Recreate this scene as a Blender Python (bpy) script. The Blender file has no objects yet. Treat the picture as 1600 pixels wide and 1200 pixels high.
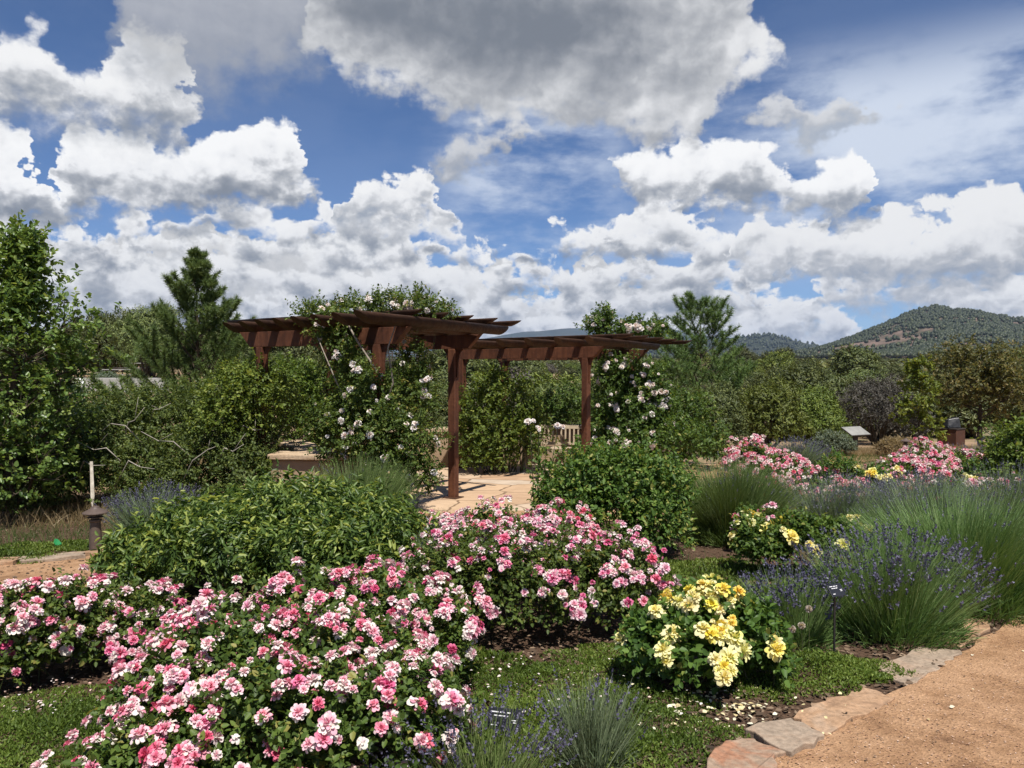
import bpy, math, random
import numpy as np
from mathutils import Vector, Matrix

C = bpy.context.scene
COL = C.collection
R = math.radians
E_Z = 2.05                      # eye height above the patio (patio top is z = 0)

# ---------------------------------------------------------------- camera
cam_d = bpy.data.cameras.new('camera'); cam = bpy.data.objects.new('camera', cam_d); COL.objects.link(cam)
cam_d.sensor_width = 36.0; cam_d.lens = 27.0
cam_d.clip_start = 0.05; cam_d.clip_end = 60000.0
cam.location = (0, 0, E_Z); cam.rotation_euler = (R(90 - 0.955), 0, 0)
C.camera = cam

# ---------------------------------------------------------------- exposure
C.view_settings.view_transform = 'Standard'; C.view_settings.look = 'None'
C.view_settings.exposure = 0.50; C.view_settings.gamma = 1.0
C.cycles.use_denoising = True
C.cycles.max_bounces = 6; C.cycles.diffuse_bounces = 4; C.cycles.glossy_bounces = 2
C.cycles.transmission_bounces = 4; C.cycles.transparent_max_bounces = 4; C.cycles.volume_bounces = 0
C.cycles.caustics_reflective = False; C.cycles.caustics_refractive = False

# ---------------------------------------------------------------- sun and sky
SUN_EL, SUN_AZ = 63.0, 163.0        # degrees; azimuth clockwise from +Y (the view direction)
sd = bpy.data.lights.new('sun', 'SUN'); sd.energy = 4.7; sd.angle = R(0.55); sd.color = (1.0, 0.95, 0.88)
sun = bpy.data.objects.new('sun', sd); COL.objects.link(sun)
_sv = Vector((math.sin(R(SUN_AZ)) * math.cos(R(SUN_EL)), math.cos(R(SUN_AZ)) * math.cos(R(SUN_EL)), math.sin(R(SUN_EL))))
sun.rotation_euler = _sv.to_track_quat('Z', 'Y').to_euler()
sun.location = _sv * 100

# rows of cumulus as (name, top profile, base profile, look); every pair is (azimuth, elevation) in degrees
SKY = [
 ('row0', [(-45.0, 8.38), (-31.66, 9.46), (-22.62, 10.03), (-13.13, 10.12), (-4.76, 8.5), (0.95, 7.12), (7.13, 8.47), (13.13, 7.85), (17.14, 5.01), (19.71, 2.69), (45.0, 0.68)], [(-45.0, 0.68), (45.0, 0.68)], {'amp': 2.4, 'scale': 1.3, 'lit': 0.66, 'dark': 0.42}),
 ('row1', [(-45.0, 2.53), (-30.26, 2.97), (-14.04, 3.47), (4.76, 3.42), (14.04, 3.15), (22.62, 3.08), (27.32, 1.7), (30.26, 2.06), (45.0, 2.7)], [(-45.0, 1.18), (45.0, 1.18)], {'amp': 0.8, 'scale': 1.3, 'lit': 0.86, 'dark': 0.4}),
 ('row2', [(-45.0, 3.71), (-30.26, 4.12), (-22.62, 4.84), (-14.04, 4.85), (-4.76, 4.84), (4.76, 4.75), (11.31, 4.76), (14.04, 3.7), (17.57, 4.18), (20.14, 5.1), (22.62, 4.49), (24.23, 3.7), (25.41, 2.8), (27.32, 1.7), (29.54, 2.49), (31.31, 4.15), (33.69, 5.07), (45.0, 4.72)], [(-45.0, 2.43), (45.0, 2.02)], {'amp': 1.0, 'scale': 1.3, 'lit': 0.9, 'dark': 0.36}),
 ('row3', [(-45.0, 4.72), (-30.96, 5.31), (-24.62, 6.05), (-18.43, 6.09), (-13.13, 5.93), (-7.59, 6.36), (-1.91, 5.94), (2.39, 6.18), (7.59, 5.9), (13.13, 6.11), (16.26, 5.57), (18.86, 4.96), (20.14, 3.13), (45.0, 2.02)], [(-45.0, 3.44), (16.26, 4.57), (19.93, 4.75), (20.97, 4.89), (45.0, 3.71)], {'amp': 1.2, 'scale': 0.95, 'lit': 0.88, 'dark': 0.31}),
 ('row4', [(-45.0, 6.05), (-30.96, 7.25), (-24.62, 7.85), (-18.43, 8.01), (-13.13, 7.85), (-7.59, 8.23), (-1.91, 7.82), (2.39, 8.29), (7.59, 8.46), (13.13, 8.4), (16.26, 7.29), (18.86, 6.75), (20.14, 4.47), (45.0, 2.02)], [(-45.0, 4.51), (16.26, 6.03), (19.93, 5.99), (20.97, 5.95), (45.0, 4.51)], {'amp': 1.4, 'scale': 0.95, 'lit': 0.9, 'dark': 0.3}),
 ('row5', [(-45.0, 7.55), (-31.66, 8.67), (-24.62, 9.25), (-18.43, 9.65), (-11.31, 10.19), (-4.76, 9.8), (-0.48, 8.76), (1.91, 9.83), (3.34, 10.46), (6.18, 10.79), (9.0, 10.95), (13.13, 10.12), (16.26, 8.87), (18.43, 8.1), (20.14, 6.25), (20.97, 4.45), (45.0, 3.37)], [(-45.0, 5.92), (-22.62, 7.8), (-4.76, 8.13), (9.46, 8.23), (20.14, 7.58), (20.97, 6.66), (45.0, 5.05)], {'amp': 1.6, 'scale': 0.75, 'lit': 0.94, 'dark': 0.31}),
 ('row6', [(-45.0, 8.71), (-31.66, 9.66), (-28.81, 9.94), (-24.62, 10.09), (-21.39, 10.98), (-16.26, 11.31), (-11.31, 12.08), (-7.59, 11.67), (-4.76, 11.5), (-1.91, 8.53), (4.76, 8.5), (6.18, 10.33), (9.0, 11.72), (11.31, 12.08), (13.59, 10.78), (16.26, 9.09), (18.0, 4.53), (45.0, 3.37)], [(-45.0, 7.32), (-22.62, 9.26), (-4.76, 9.8), (9.46, 9.7), (16.26, 9.09), (45.0, 6.72)], {'amp': 1.7, 'scale': 0.75, 'lit': 0.94, 'dark': 0.34}),
 ('row2r', [(-45.0, 2.02), (19.71, 3.14), (21.39, 5.76), (24.23, 6.5), (27.32, 5.71), (30.26, 5.35), (32.35, 6.23), (45.0, 5.72)], [(-45.0, 3.71), (20.14, 4.92), (23.83, 4.36), (28.44, 3.69), (31.66, 2.44), (45.0, 1.35)], {'amp': 1.2, 'scale': 1.3, 'lit': 0.9, 'dark': 0.5}),
 ('row3r', [(-45.0, 2.7), (14.04, 5.08), (16.26, 10.34), (19.71, 10.88), (22.62, 10.46), (24.62, 10.81), (27.32, 9.99), (28.44, 10.46), (30.26, 11.47), (32.01, 11.78), (33.69, 11.18), (45.0, 10.02)], [(-45.0, 6.05), (13.59, 9.2), (16.26, 8.19), (20.14, 7.49), (22.62, 6.15), (26.57, 5.03), (30.26, 5.75), (33.69, 6.13), (45.0, 5.39)], {'amp': 1.5, 'scale': 0.8, 'lit': 0.9, 'dark': 0.42}),
 ('heapc', [(-45.0, 5.39), (5.47, 8.49), (6.89, 14.74), (7.59, 16.21), (9.46, 16.7), (11.77, 17.01), (13.59, 17.45), (15.82, 16.94), (18.43, 16.22), (19.93, 14.71), (20.97, 14.9), (22.62, 15.27), (23.83, 15.26), (24.82, 11.96), (25.6, 7.7), (45.0, 6.05)], [(-45.0, 11.0), (5.71, 15.3), (7.59, 13.47), (9.93, 11.96), (14.04, 11.65), (18.43, 11.83), (20.56, 11.04), (23.83, 10.16), (25.41, 11.9), (45.0, 9.37)], {'amp': 1.6, 'scale': 0.62, 'lit': 1.0, 'dark': 0.34}),
 ('heapb', [(-45.0, 5.39), (-13.36, 7.39), (-12.45, 12.39), (-11.86, 13.66), (-10.85, 14.59), (-9.46, 14.38), (-8.3, 15.4), (-7.13, 15.48), (-5.24, 14.34), (-4.05, 11.28), (-3.1, 7.58), (45.0, 5.39)], [(-45.0, 8.38), (-13.36, 11.46), (-11.31, 10.87), (-7.59, 10.76), (-4.76, 11.04), (-3.1, 11.75), (45.0, 8.38)], {'amp': 1.3, 'scale': 0.8, 'lit': 0.95, 'dark': 0.45}),
 ('heapa', [(-45.0, 12.3), (-35.63, 15.7), (-33.02, 15.99), (-31.83, 14.49), (-31.14, 12.08), (-30.43, 13.73), (-29.54, 15.4), (-28.07, 16.47), (-26.57, 16.21), (-25.41, 15.72), (-23.03, 15.76), (-20.97, 16.47), (-19.29, 17.26), (-18.0, 18.08), (-16.7, 18.33), (-15.38, 17.73), (-14.62, 15.76), (-14.04, 12.75), (-13.13, 7.4), (45.0, 5.39)], [(-45.0, 8.38), (-31.66, 9.46), (-28.81, 10.55), (-22.62, 11.1), (-17.14, 11.7), (-14.93, 12.71), (-14.04, 14.5), (45.0, 10.68)], {'amp': 1.5, 'scale': 0.6, 'lit': 1.0, 'dark': 0.3}),
 ('upl', [(-45.0, 17.65), (-33.69, 20.7), (-31.66, 21.49), (-30.08, 20.74), (-29.47, 19.79), (-28.81, 20.28), (-27.7, 19.88), (-26.57, 21.56), (-24.62, 23.35), (-23.63, 23.15), (-22.62, 21.8), (-21.39, 16.43), (45.0, 5.39)], [(-45.0, 14.22), (-33.69, 16.05), (-30.26, 15.87), (-26.57, 15.62), (-23.03, 15.64), (-21.8, 20.37), (45.0, 18.87)], {'amp': 1.6, 'scale': 0.55, 'lit': 0.95, 'dark': 0.36}),
 ('wispb', [(-45.0, 5.39), (-8.53, 8.44), (-7.36, 15.7), (-5.95, 16.83), (-3.81, 17.23), (-1.67, 17.35), (0.0, 18.22), (1.43, 15.81), (2.39, 7.59), (45.0, 5.39)], [(-45.0, 12.62), (-7.59, 16.34), (-6.42, 14.93), (-4.29, 14.45), (-1.91, 15.15), (0.0, 16.48), (1.91, 18.43), (45.0, 13.26)], {'amp': 1.5, 'scale': 0.7, 'lit': 0.7, 'dark': 0.42}),
 ('wispr', [(-45.0, 5.39), (15.82, 8.21), (16.92, 19.33), (18.0, 19.95), (20.14, 18.92), (21.8, 18.32), (23.43, 19.07), (24.62, 18.04), (26.37, 18.88), (27.32, 13.33), (45.0, 5.39)], [(-45.0, 15.79), (16.26, 20.2), (17.57, 18.25), (19.29, 16.85), (21.6, 15.5), (23.43, 16.4), (26.37, 17.72), (27.32, 19.56), (45.0, 18.87)], {'amp': 1.6, 'scale': 0.7, 'lit': 0.75, 'dark': 0.5}),
 ('veil', [(-45.0, 5.39), (-28.81, 6.66), (-27.89, 20.96), (-26.95, 25.43), (-22.62, 29.65), (-15.38, 32.08), (-13.13, 17.14), (45.0, 5.39)], [(-45.0, 21.84), (-28.44, 26.49), (-27.14, 21.82), (-25.02, 20.12), (-22.62, 19.09), (-19.29, 19.97), (-16.7, 20.96), (-14.04, 22.8), (-13.13, 28.89), (45.0, 24.68)], {'amp': 2.2, 'scale': 0.45, 'lit': 0.62, 'dark': 0.42}),
 ('big', [(-45.0, 5.39), (-17.14, 7.26), (-16.04, 23.0), (-15.38, 27.21), (-13.13, 30.99), (-4.76, 34.9), (9.46, 34.62), (16.26, 27.11), (18.43, 24.26), (20.14, 22.14), (21.06, 18.09), (22.21, 7.04), (45.0, 5.39)], [(-45.0, 24.68), (-16.7, 30.23), (-15.15, 22.7), (-13.13, 21.48), (-11.31, 20.6), (-7.59, 20.06), (-4.76, 19.02), (-1.91, 18.34), (2.86, 18.33), (7.59, 17.56), (11.31, 16.52), (13.59, 16.39), (14.71, 18.5), (16.26, 20.0), (18.0, 21.14), (19.71, 22.19), (20.97, 26.11), (45.0, 24.68)], {'amp': 1.9, 'scale': 0.45, 'lit': 0.9, 'dark': 0.25}),
]

world = bpy.data.worlds.new("World"); C.world = world; world.use_nodes = True
wt = world.node_tree; wt.nodes.clear()
class NT:
    """small helper to write node maths as expressions"""
    def __init__(s, t): s.t = t
    def n(s, typ, **kw):
        nd = s.t.nodes.new(typ)
        for k, v in kw.items(): setattr(nd, k, v)
        return nd
    def put(s, sock, v):
        if hasattr(v, 'is_output'): s.t.links.new(v, sock)
        elif isinstance(v, (tuple, list)) and len(v) == 3 and sock.type == 'RGBA': sock.default_value = (*v, 1)
        else: sock.default_value = v
    def m(s, op, a, b=None, c=None, clamp=False):
        nd = s.n('ShaderNodeMath', operation=op, use_clamp=clamp)
        s.put(nd.inputs[0], a)
        if b is not None: s.put(nd.inputs[1], b)
        if c is not None: s.put(nd.inputs[2], c)
        return nd.outputs[0]
    def v(s, op, a, b=None, scale=None):
        nd = s.n('ShaderNodeVectorMath', operation=op)
        s.put(nd.inputs[0], a)
        if b is not None: s.put(nd.inputs[1], b)
        if scale is not None: s.put(nd.inputs['Scale'], scale)
        return nd.outputs[0]
    def xyz(s, x, y, z=0.0):
        nd = s.n('ShaderNodeCombineXYZ')
        for i, q in enumerate((x, y, z)): s.put(nd.inputs[i], q)
        return nd.outputs[0]
    def sep(s, a):
        nd = s.n('ShaderNodeSeparateXYZ'); s.put(nd.inputs[0], a); return nd.outputs
    def mr(s, val, a, b, c=0.0, d=1.0, smooth=True):
        nd = s.n('ShaderNodeMapRange', interpolation_type='SMOOTHSTEP' if smooth else 'LINEAR')
        for i, q in enumerate((val, a, b, c, d)): s.put(nd.inputs[i], q)
        return nd.outputs[0]
    def mix(s, f, a, b, blend='MIX'):
        nd = s.n('ShaderNodeMix', data_type='RGBA', blend_type=blend)
        s.put(nd.inputs[0], f); s.put(nd.inputs[6], a); s.put(nd.inputs[7], b)
        return nd.outputs[2]
    def noise(s, vec, scale, detail=4.0, rough=0.55, dim='3D', dist=0.0):
        nd = s.n('ShaderNodeTexNoise', noise_dimensions=dim)
        if vec is not None: s.put(nd.inputs['Vector'], vec)
        nd.inputs['Scale'].default_value = scale; nd.inputs['Detail'].default_value = detail
        nd.inputs['Roughness'].default_value = rough; nd.inputs['Distortion'].default_value = dist
        return nd
    def voro(s, vec, scale, detail=0.0, rough=0.5, lac=2.0, dim='2D', feature='F1', rnd=1.0):
        nd = s.n('ShaderNodeTexVoronoi', voronoi_dimensions=dim, feature=feature)
        if vec is not None: s.put(nd.inputs['Vector'], vec)
        s.put(nd.inputs['Scale'], scale)
        for k, q in (('Detail', detail), ('Roughness', rough), ('Lacunarity', lac), ('Randomness', rnd)):
            if k in nd.inputs: nd.inputs[k].default_value = q
        return nd
    def ramp(s, f, stops, interp='LINEAR'):
        nd = s.n('ShaderNodeValToRGB'); nd.color_ramp.interpolation = interp
        el = nd.color_ramp.elements
        while len(el) < len(stops): el.new(0.5)
        for e, (p, c) in zip(el, stops): e.position = p; e.color = (*c, 1)
        s.put(nd.inputs[0], f); return nd.outputs[0]
    def curve(s, val, pts):
        nd = s.n('ShaderNodeFloatCurve'); cv = nd.mapping.curves[0]
        nd.mapping.use_clip = False
        while len(cv.points) < len(pts): cv.points.new(0.5, 0.5)
        for p, (x, y) in zip(cv.points, pts): p.location = (x, y); p.handle_type = 'AUTO_CLAMPED'
        nd.mapping.update(); s.put(nd.inputs['Value'], val); return nd.outputs[0]

W = NT(wt)
sky = W.n('ShaderNodeTexSky', sky_type='NISHITA', sun_disc=False)
sky.sun_elevation = R(SUN_EL); sky.sun_rotation = R(SUN_AZ); sky.altitude = 2600; sky.air_density = 1.0; sky.dust_density = 0.25; sky.ozone_density = 2.2
SKY_K = 0.060
dirv = W.v('NORMALIZE', W.n('ShaderNodeTexCoord').outputs['Generated'])
dx, dy, dz = W.sep(dirv)
az = W.m('MULTIPLY', W.m('ARCTAN2', dx, dy), 57.29578)
el = W.m('MULTIPLY', W.m('ARCSINE', dz), 57.29578)
uv = W.xyz(az, W.m('MULTIPLY', el, 1.25))
warp = W.noise(uv, 0.22, 3.0, 0.55, '2D').outputs['Color']
uvw = W.v('ADD', uv, W.v('SCALE', W.v('SUBTRACT', warp, (0.5, 0.5, 0.5)), scale=2.6))
warp2 = W.noise(uv, 1.5, 2.0, 0.6, '2D').outputs['Color']
uvw = W.v('ADD', uvw, W.v('SCALE', W.v('SUBTRACT', warp2, (0.5, 0.5, 0.5)), scale=0.55))
wx, wy, wz = W.sep(warp2)
wx2 = W.sep(warp)[0]
az_w = W.m('ADD', az, W.m('ADD', W.m('MULTIPLY_ADD', wx, 1.2, -0.6), W.m('MULTIPLY_ADD', wx2, 6.0, -3.0)))
un = W.m('MULTIPLY_ADD', az_w, 1 / 110.0, 0.5, clamp=True)
LITDIR = (-0.35, 0.55, 0.0)
def puffs(vec, scale, detail): return W.m('SUBTRACT', 1.0, W.voro(vec, scale, detail, 0.52, 2.15).outputs['Distance'])
fine = W.noise(uv, 0.55, 5.0, 0.55, '2D').outputs['Fac']
fine2 = W.noise(W.v('ADD', uv, LITDIR), 0.55, 5.0, 0.55, '2D').outputs['Fac']
pf = {}
for key, sc in (('s', 0.62), ('m', 0.40), ('l', 0.24)):
    q = (0.4 / sc)
    pf[key] = (puffs(uvw, sc, 3.0), puffs(W.v('ADD', uvw, W.v('SCALE', LITDIR, scale=q)), sc, 3.0))
cloud_big = W.noise(uv, 0.13, 4.0, 0.55, '2D').outputs['Fac']
col = W.mix(1.0, sky.outputs[0], (SKY_K * .80, SKY_K * .98, SKY_K * 1.22), 'MULTIPLY')
CK = 0.70                            # brightness of sunlit cloud
# thin high cirrus
cir = W.noise(W.v('MULTIPLY', W.v('ADD', uv, (7.0, 3.0, 0)), (0.55, 1.1, 1)), 0.13, 7.0, 0.60, '2D', 0.0).outputs['Fac']
ca = W.mr(W.m('ABSOLUTE', W.m('SUBTRACT', el, 14.0)), 3.0, 9.0, 1.0, 0.0)
cb = W.mr(az, 9.0, 24.0)
cc = W.mr(W.m('ABSOLUTE', W.m('SUBTRACT', az, 1.5)), 3.0, 9.0, 1.0, 0.0)
cam_ = W.m('MULTIPLY', ca, W.m('MAXIMUM', cb, cc))
cam_ = W.m('MULTIPLY_ADD', cam_, 0.95, 0.05)
col = W.mix(W.m('MULTIPLY', W.mr(cir, 0.30, 0.62), cam_), col, (0.46, 0.51, 0.60))
EL_K = 1 / 45.0
lump = {q: W.noise(W.v('ADD', uv, (q * 17.0, q * 5.0, 0)), 0.24, 2.0, 0.5, '2D').outputs['Fac'] for q in (0, 1, 2)}
for name, T, B, kw in SKY:
    k = {'row1': 's', 'row2': 's', 'row3': 's', 'row4': 'm', 'row5': 'm', 'row6': 'l', 'row3r': 'm', 'row2r': 's', 'heapb': 'm'}.get(name, 'l')
    p1, p2 = pf[k]
    top = W.m('MULTIPLY', W.curve(un, [((a / 110 + .5), e * EL_K) for a, e in T]), 45.0)
    bas = W.m('MULTIPLY', W.curve(un, [((a / 110 + .5), e * EL_K) for a, e in B]), 45.0)
    amp = kw['amp']
    if name[:3] == 'row':
        lq = lump[int(name[3]) % 3]
        top = W.m('ADD', top, W.m('MULTIPLY_ADD', lq, 3.6, -0.9)); bas = W.m('ADD', bas, W.m('MULTIPLY_ADD', cloud_big, -4.0, 2.0))
        amp *= 1.15
    rough = W.m('ADD', W.m('MULTIPLY_ADD', p1, amp, -0.62 * amp), W.m('MULTIPLY_ADD', fine, 1.1 * amp, -0.55 * amp))
    h = W.m('ADD', W.m('SUBTRACT', top, el), rough)                        # distance below the ragged top
    soft = {'wispb': 0.9, 'wispr': 0.9, 'veil': 3.0, 'big': 1.3, 'upl': 1.2}.get(name, 0.62)
    at = W.mr(h, 0.0, soft)
    sb = {'big': 1.3, 'veil': 3.0, 'wispb': 1.0, 'wispr': 0.9, 'upl': 2.2, 'heapc': 0.9, 'heapa': 1.0}.get(name, 1.1)
    ab = W.mr(W.m('ADD', W.m('SUBTRACT', el, bas), W.m('MULTIPLY_ADD', fine, 4.5, -2.25)), -sb, sb * 0.6)
    a = W.m('MULTIPLY', at, ab)
    thick = W.m('MAXIMUM', W.m('SUBTRACT', top, bas), 1.2)
    t = W.m('DIVIDE', W.m('ADD', W.m('SUBTRACT', el, bas), W.m('MULTIPLY', W.m('SUBTRACT', cloud_big, 0.5), 3.0)), thick)
    rel = W.m('ADD', W.m('MULTIPLY', W.m('SUBTRACT', p1, p2), 0.62), W.m('MULTIPLY', W.m('SUBTRACT', fine, fine2), 0.80))
    if name in ('big', 'veil'): rel = W.m('MULTIPLY', rel, 0.28)
    elif name[:3] == 'row': rel = W.m('MULTIPLY', rel, 0.75)
    lo, hi = {'big': (0.40, 1.6), 'veil': (-.4, 1.2)}.get(name, (0.06, 0.95))
    s = W.mr(t, lo, hi)
    if name not in ('big', 'veil'):
        s = W.m('ADD', W.m('MULTIPLY', s, 0.62), W.m('MULTIPLY', W.mr(W.m('DIVIDE', h, thick), 0.0, 0.75, 1.0, 0.0), 0.50))
        s = W.m('ADD', s, W.m('MULTIPLY_ADD', lump[(len(name) + ord(name[-1])) % 3], 0.8, -0.26))
    if name[:3] == 'row' and name not in ('row3r', 'row2r'): s = W.m('ADD', W.mr(W.m('DIVIDE', h, W.m('MULTIPLY', thick, 1.15)), 0.0, 1.0, 1.12, -0.10), W.m('MULTIPLY_ADD', lump[(len(name) + ord(name[-1])) % 3], 0.75, -0.38))
    s = W.m('ADD', s, rel)
    if name == 'big':                                                      # thick dark heart, thin bright border
        core = W.m('MULTIPLY', W.mr(W.m('ABSOLUTE', W.m('ADD', az_w, 3.0)), 4.0, 17.0, 1.0, 0.0), W.m('MULTIPLY', W.mr(W.m('SUBTRACT', el, bas), 0.5, 5.5), W.mr(el, 23.0, 29.0, 1.0, 0.25)))
        s = W.m('ADD', W.m('MULTIPLY_ADD', core, -0.56, 0.56), W.m('ADD', W.m('MULTIPLY_ADD', lump[1], 0.55, -0.28), rel))
        s = W.m('MAXIMUM', s, W.m('MULTIPLY', W.mr(az_w, 9.0, 17.0), W.m('ADD', W.m('MULTIPLY_ADD', lump[0], 1.1, 0.12), rel)))
    s = W.mr(W.m('SUBTRACT', s, 0.20 if name == 'big' else 0.0), -0.24, 1.06)
    d, l = kw['dark'] * CK * .9, kw['lit'] * CK
    cc_ = W.ramp(s, [(0.0, (d * .88, d * .98, d * 1.15)), (0.36, ((d * .52 + l * .38), (d * .52 + l * .395), (d * .52 + l * .425))), (0.70, (l * .90, l * .905, l * .92)), (1.0, (l, l, l))])
    if name in ('veil', 'wispb', 'wispr'): a = W.m('MULTIPLY', a, 0.75 if name == 'veil' else 0.85)
    col = W.mix(a, col, cc_)
# below the skyline the clouds end and the air is pale
bg = W.n('ShaderNodeBackground'); W.put(bg.inputs[0], col); bg.inputs[1].default_value = 1.0
wo = W.n('ShaderNodeOutputWorld'); wt.links.new(bg.outputs[0], wo.inputs[0])
world.cycles.sampling_method = 'MANUAL'; world.cycles.sample_map_resolution = 512

# ================================================================ helpers: meshes, tags, materials
rng = np.random.default_rng(7)
random.seed(7)

def mesh_np(name, V, quads=None, tris=None, mat=None, tint=None, smooth=False):
    """mesh data from numpy arrays; tint is one float per vertex"""
    me = bpy.data.meshes.new(name)
    V = np.asarray(V, dtype=np.float32); me.vertices.add(len(V)); me.vertices.foreach_set('co', V.ravel())
    parts, totals = [], []
    if quads is not None and len(quads): parts.append(np.asarray(quads, dtype=np.int32).ravel()); totals.append(np.full(len(quads), 4, np.int32))
    if tris is not None and len(tris): parts.append(np.asarray(tris, dtype=np.int32).ravel()); totals.append(np.full(len(tris), 3, np.int32))
    idx = np.concatenate(parts); tot = np.concatenate(totals)
    me.loops.add(len(idx)); me.loops.foreach_set('vertex_index', idx)
    me.polygons.add(len(tot)); st = np.zeros(len(tot), np.int32); st[1:] = np.cumsum(tot)[:-1]
    me.polygons.foreach_set('loop_start', st); me.polygons.foreach_set('loop_total', tot)
    if smooth: me.polygons.foreach_set('use_smooth', np.ones(len(tot), bool))
    if tint is not None:
        a = me.attributes.new('tint', 'FLOAT', 'POINT'); a.data.foreach_set('value', np.asarray(tint, dtype=np.float32))
    me.update(calc_edges=True); me.validate()
    if mat is not None: me.materials.append(mat)
    return me

def link(name, me, parent=None, loc=None):
    o = bpy.data.objects.new(name, me); COL.objects.link(o)
    if parent is not None: o.parent = parent
    if loc is not None: o.location = loc
    return o

def tag(o, label=None, cat=None, group=None, kind=None):
    if label: o['label'] = label
    if cat: o['category'] = cat
    if group: o['group'] = group
    if kind: o['kind'] = kind
    return o

def thing(name, label, cat, loc=(0, 0, 0), rz=0.0, group=None):
    o = bpy.data.objects.new(name, None); COL.objects.link(o)
    o.location = loc; o.rotation_euler = (0, 0, rz); o.empty_display_size = 0.2
    return tag(o, label, cat, group)

def copy_tree(o, parent=None):
    c = o.copy(); COL.objects.link(c)
    if parent is not None: c.parent = parent
    for ch in list(o.children): copy_tree(ch, c)
    return c

class MB:
    """collects boxes, tubes, prisms and lathes into one mesh"""
    def __init__(s): s.V = []; s.F = []
    def add(s, vs, fs):
        k = len(s.V); s.V += [tuple(v) for v in vs]; s.F += [tuple(i + k for i in f) for f in fs]; return s
    def box(s, c, size, rz=0.0, rot=None):
        M = Matrix.Rotation(rz, 3, 'Z') if rot is None else rot
        h = [q / 2 for q in size]
        vs = [Vector(c) + M @ Vector((x * h[0], y * h[1], z * h[2])) for x, y, z in
              ((-1, -1, -1), (1, -1, -1), (1, 1, -1), (-1, 1, -1), (-1, -1, 1), (1, -1, 1), (1, 1, 1), (-1, 1, 1))]
        return s.add(vs, [(0, 3, 2, 1), (4, 5, 6, 7), (0, 1, 5, 4), (1, 2, 6, 5), (2, 3, 7, 6), (3, 0, 4, 7)])
    def frame(s, d):
        d = Vector(d).normalized(); u = d.cross(Vector((0, 0, 1)))
        if u.length < 1e-3: u = Vector((1, 0, 0))
        u.normalize(); return d, u, u.cross(d)
    def tube(s, pts, rads, n=8, cap=True):
        pts = [Vector(p) for p in pts]
        if not isinstance(rads, (list, tuple)): rads = [rads] * len(pts)
        vs, fs = [], []
        for i, p in enumerate(pts):
            d = (pts[min(i + 1, len(pts) - 1)] - pts[max(i - 1, 0)])
            d, u, w = s.frame(d)
            for k in range(n):
                a = 2 * math.pi * k / n
                vs.append(p + (u * math.cos(a) + w * math.sin(a)) * rads[i])
        for i in range(len(pts) - 1):
            for k in range(n):
                k2 = (k + 1) % n; fs.append((i * n + k, i * n + k2, (i + 1) * n + k2, (i + 1) * n + k))
        if cap:
            fs.append(tuple(range(n - 1, -1, -1))); b = (len(pts) - 1) * n; fs.append(tuple(range(b, b + n)))
        return s.add(vs, fs)
    def lathe(s, prof, n=24, c=(0, 0, 0)):
        vs, fs = [], []
        for r, z in prof:
            for k in range(n):
                a = 2 * math.pi * k / n; vs.append((c[0] + r * math.cos(a), c[1] + r * math.sin(a), c[2] + z))
        for i in range(len(prof) - 1):
            for k in range(n):
                k2 = (k + 1) % n; fs.append((i * n + k, i * n + k2, (i + 1) * n + k2, (i + 1) * n + k))
        fs.append(tuple(range(n - 1, -1, -1))); b = (len(prof) - 1) * n; fs.append(tuple(range(b, b + n)))
        return s.add(vs, fs)
    def prism(s, poly, z0, z1):
        n = len(poly)
        zt = z1 if callable(z1) else (lambda x, y: z1)
        zb = z0 if callable(z0) else (lambda x, y: z0)
        vs = [(x, y, zb(x, y)) for x, y in poly] + [(x, y, zt(x, y)) for x, y in poly]
        fs = [tuple(range(n - 1, -1, -1)), tuple(range(n, 2 * n))] + [(i, (i + 1) % n, n + (i + 1) % n, n + i) for i in range(n)]
        return s.add(vs, fs)
    def build(s, name, mat, parent=None, bevel=0.0, smooth=False, loc=None):
        me = bpy.data.meshes.new(name); me.from_pydata(s.V, [], s.F); me.update()
        if smooth: me.polygons.foreach_set('use_smooth', np.ones(len(me.polygons), bool))
        me.materials.append(mat)
        o = link(name, me, parent, loc)
        if bevel:
            b = o.modifiers.new('bevel', 'BEVEL'); b.width = bevel; b.segments = 2; b.limit_method = 'ANGLE'
        return o

# ---------------------------------------------------------------- materials
def new_mat(name):
    m = bpy.data.materials.new(name); m.use_nodes = True; m.node_tree.nodes.clear(); return m, NT(m.node_tree)

def finish(t, col, rough=0.6, spec=0.3, bump=None, bump_k=0.3, bump_d=0.01, metal=0.0, transl=None, transl_col=None, sheen=0.0):
    p = t.n('ShaderNodeBsdfPrincipled'); t.put(p.inputs['Base Color'], col); t.put(p.inputs['Roughness'], rough)
    t.put(p.inputs['Specular IOR Level'], spec); t.put(p.inputs['Metallic'], metal)
    if bump is not None:
        b = t.n('ShaderNodeBump'); b.inputs['Strength'].default_value = bump_k; b.inputs['Distance'].default_value = bump_d
        t.put(b.inputs['Height'], bump); t.t.links.new(b.outputs[0], p.inputs['Normal'])
    out = p.outputs[0]
    if transl:
        tr = t.n('ShaderNodeBsdfTranslucent'); t.put(tr.inputs[0], transl_col if transl_col is not None else col)
        mx = t.n('ShaderNodeMixShader'); mx.inputs[0].default_value = transl
        t.t.links.new(out, mx.inputs[1]); t.t.links.new(tr.outputs[0], mx.inputs[2]); out = mx.outputs[0]
    o = t.n('ShaderNodeOutputMaterial'); t.t.links.new(out, o.inputs[0])

def attr(t, name='tint'):
    a = t.n('ShaderNodeAttribute', attribute_name=name); return a.outputs['Fac']

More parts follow.
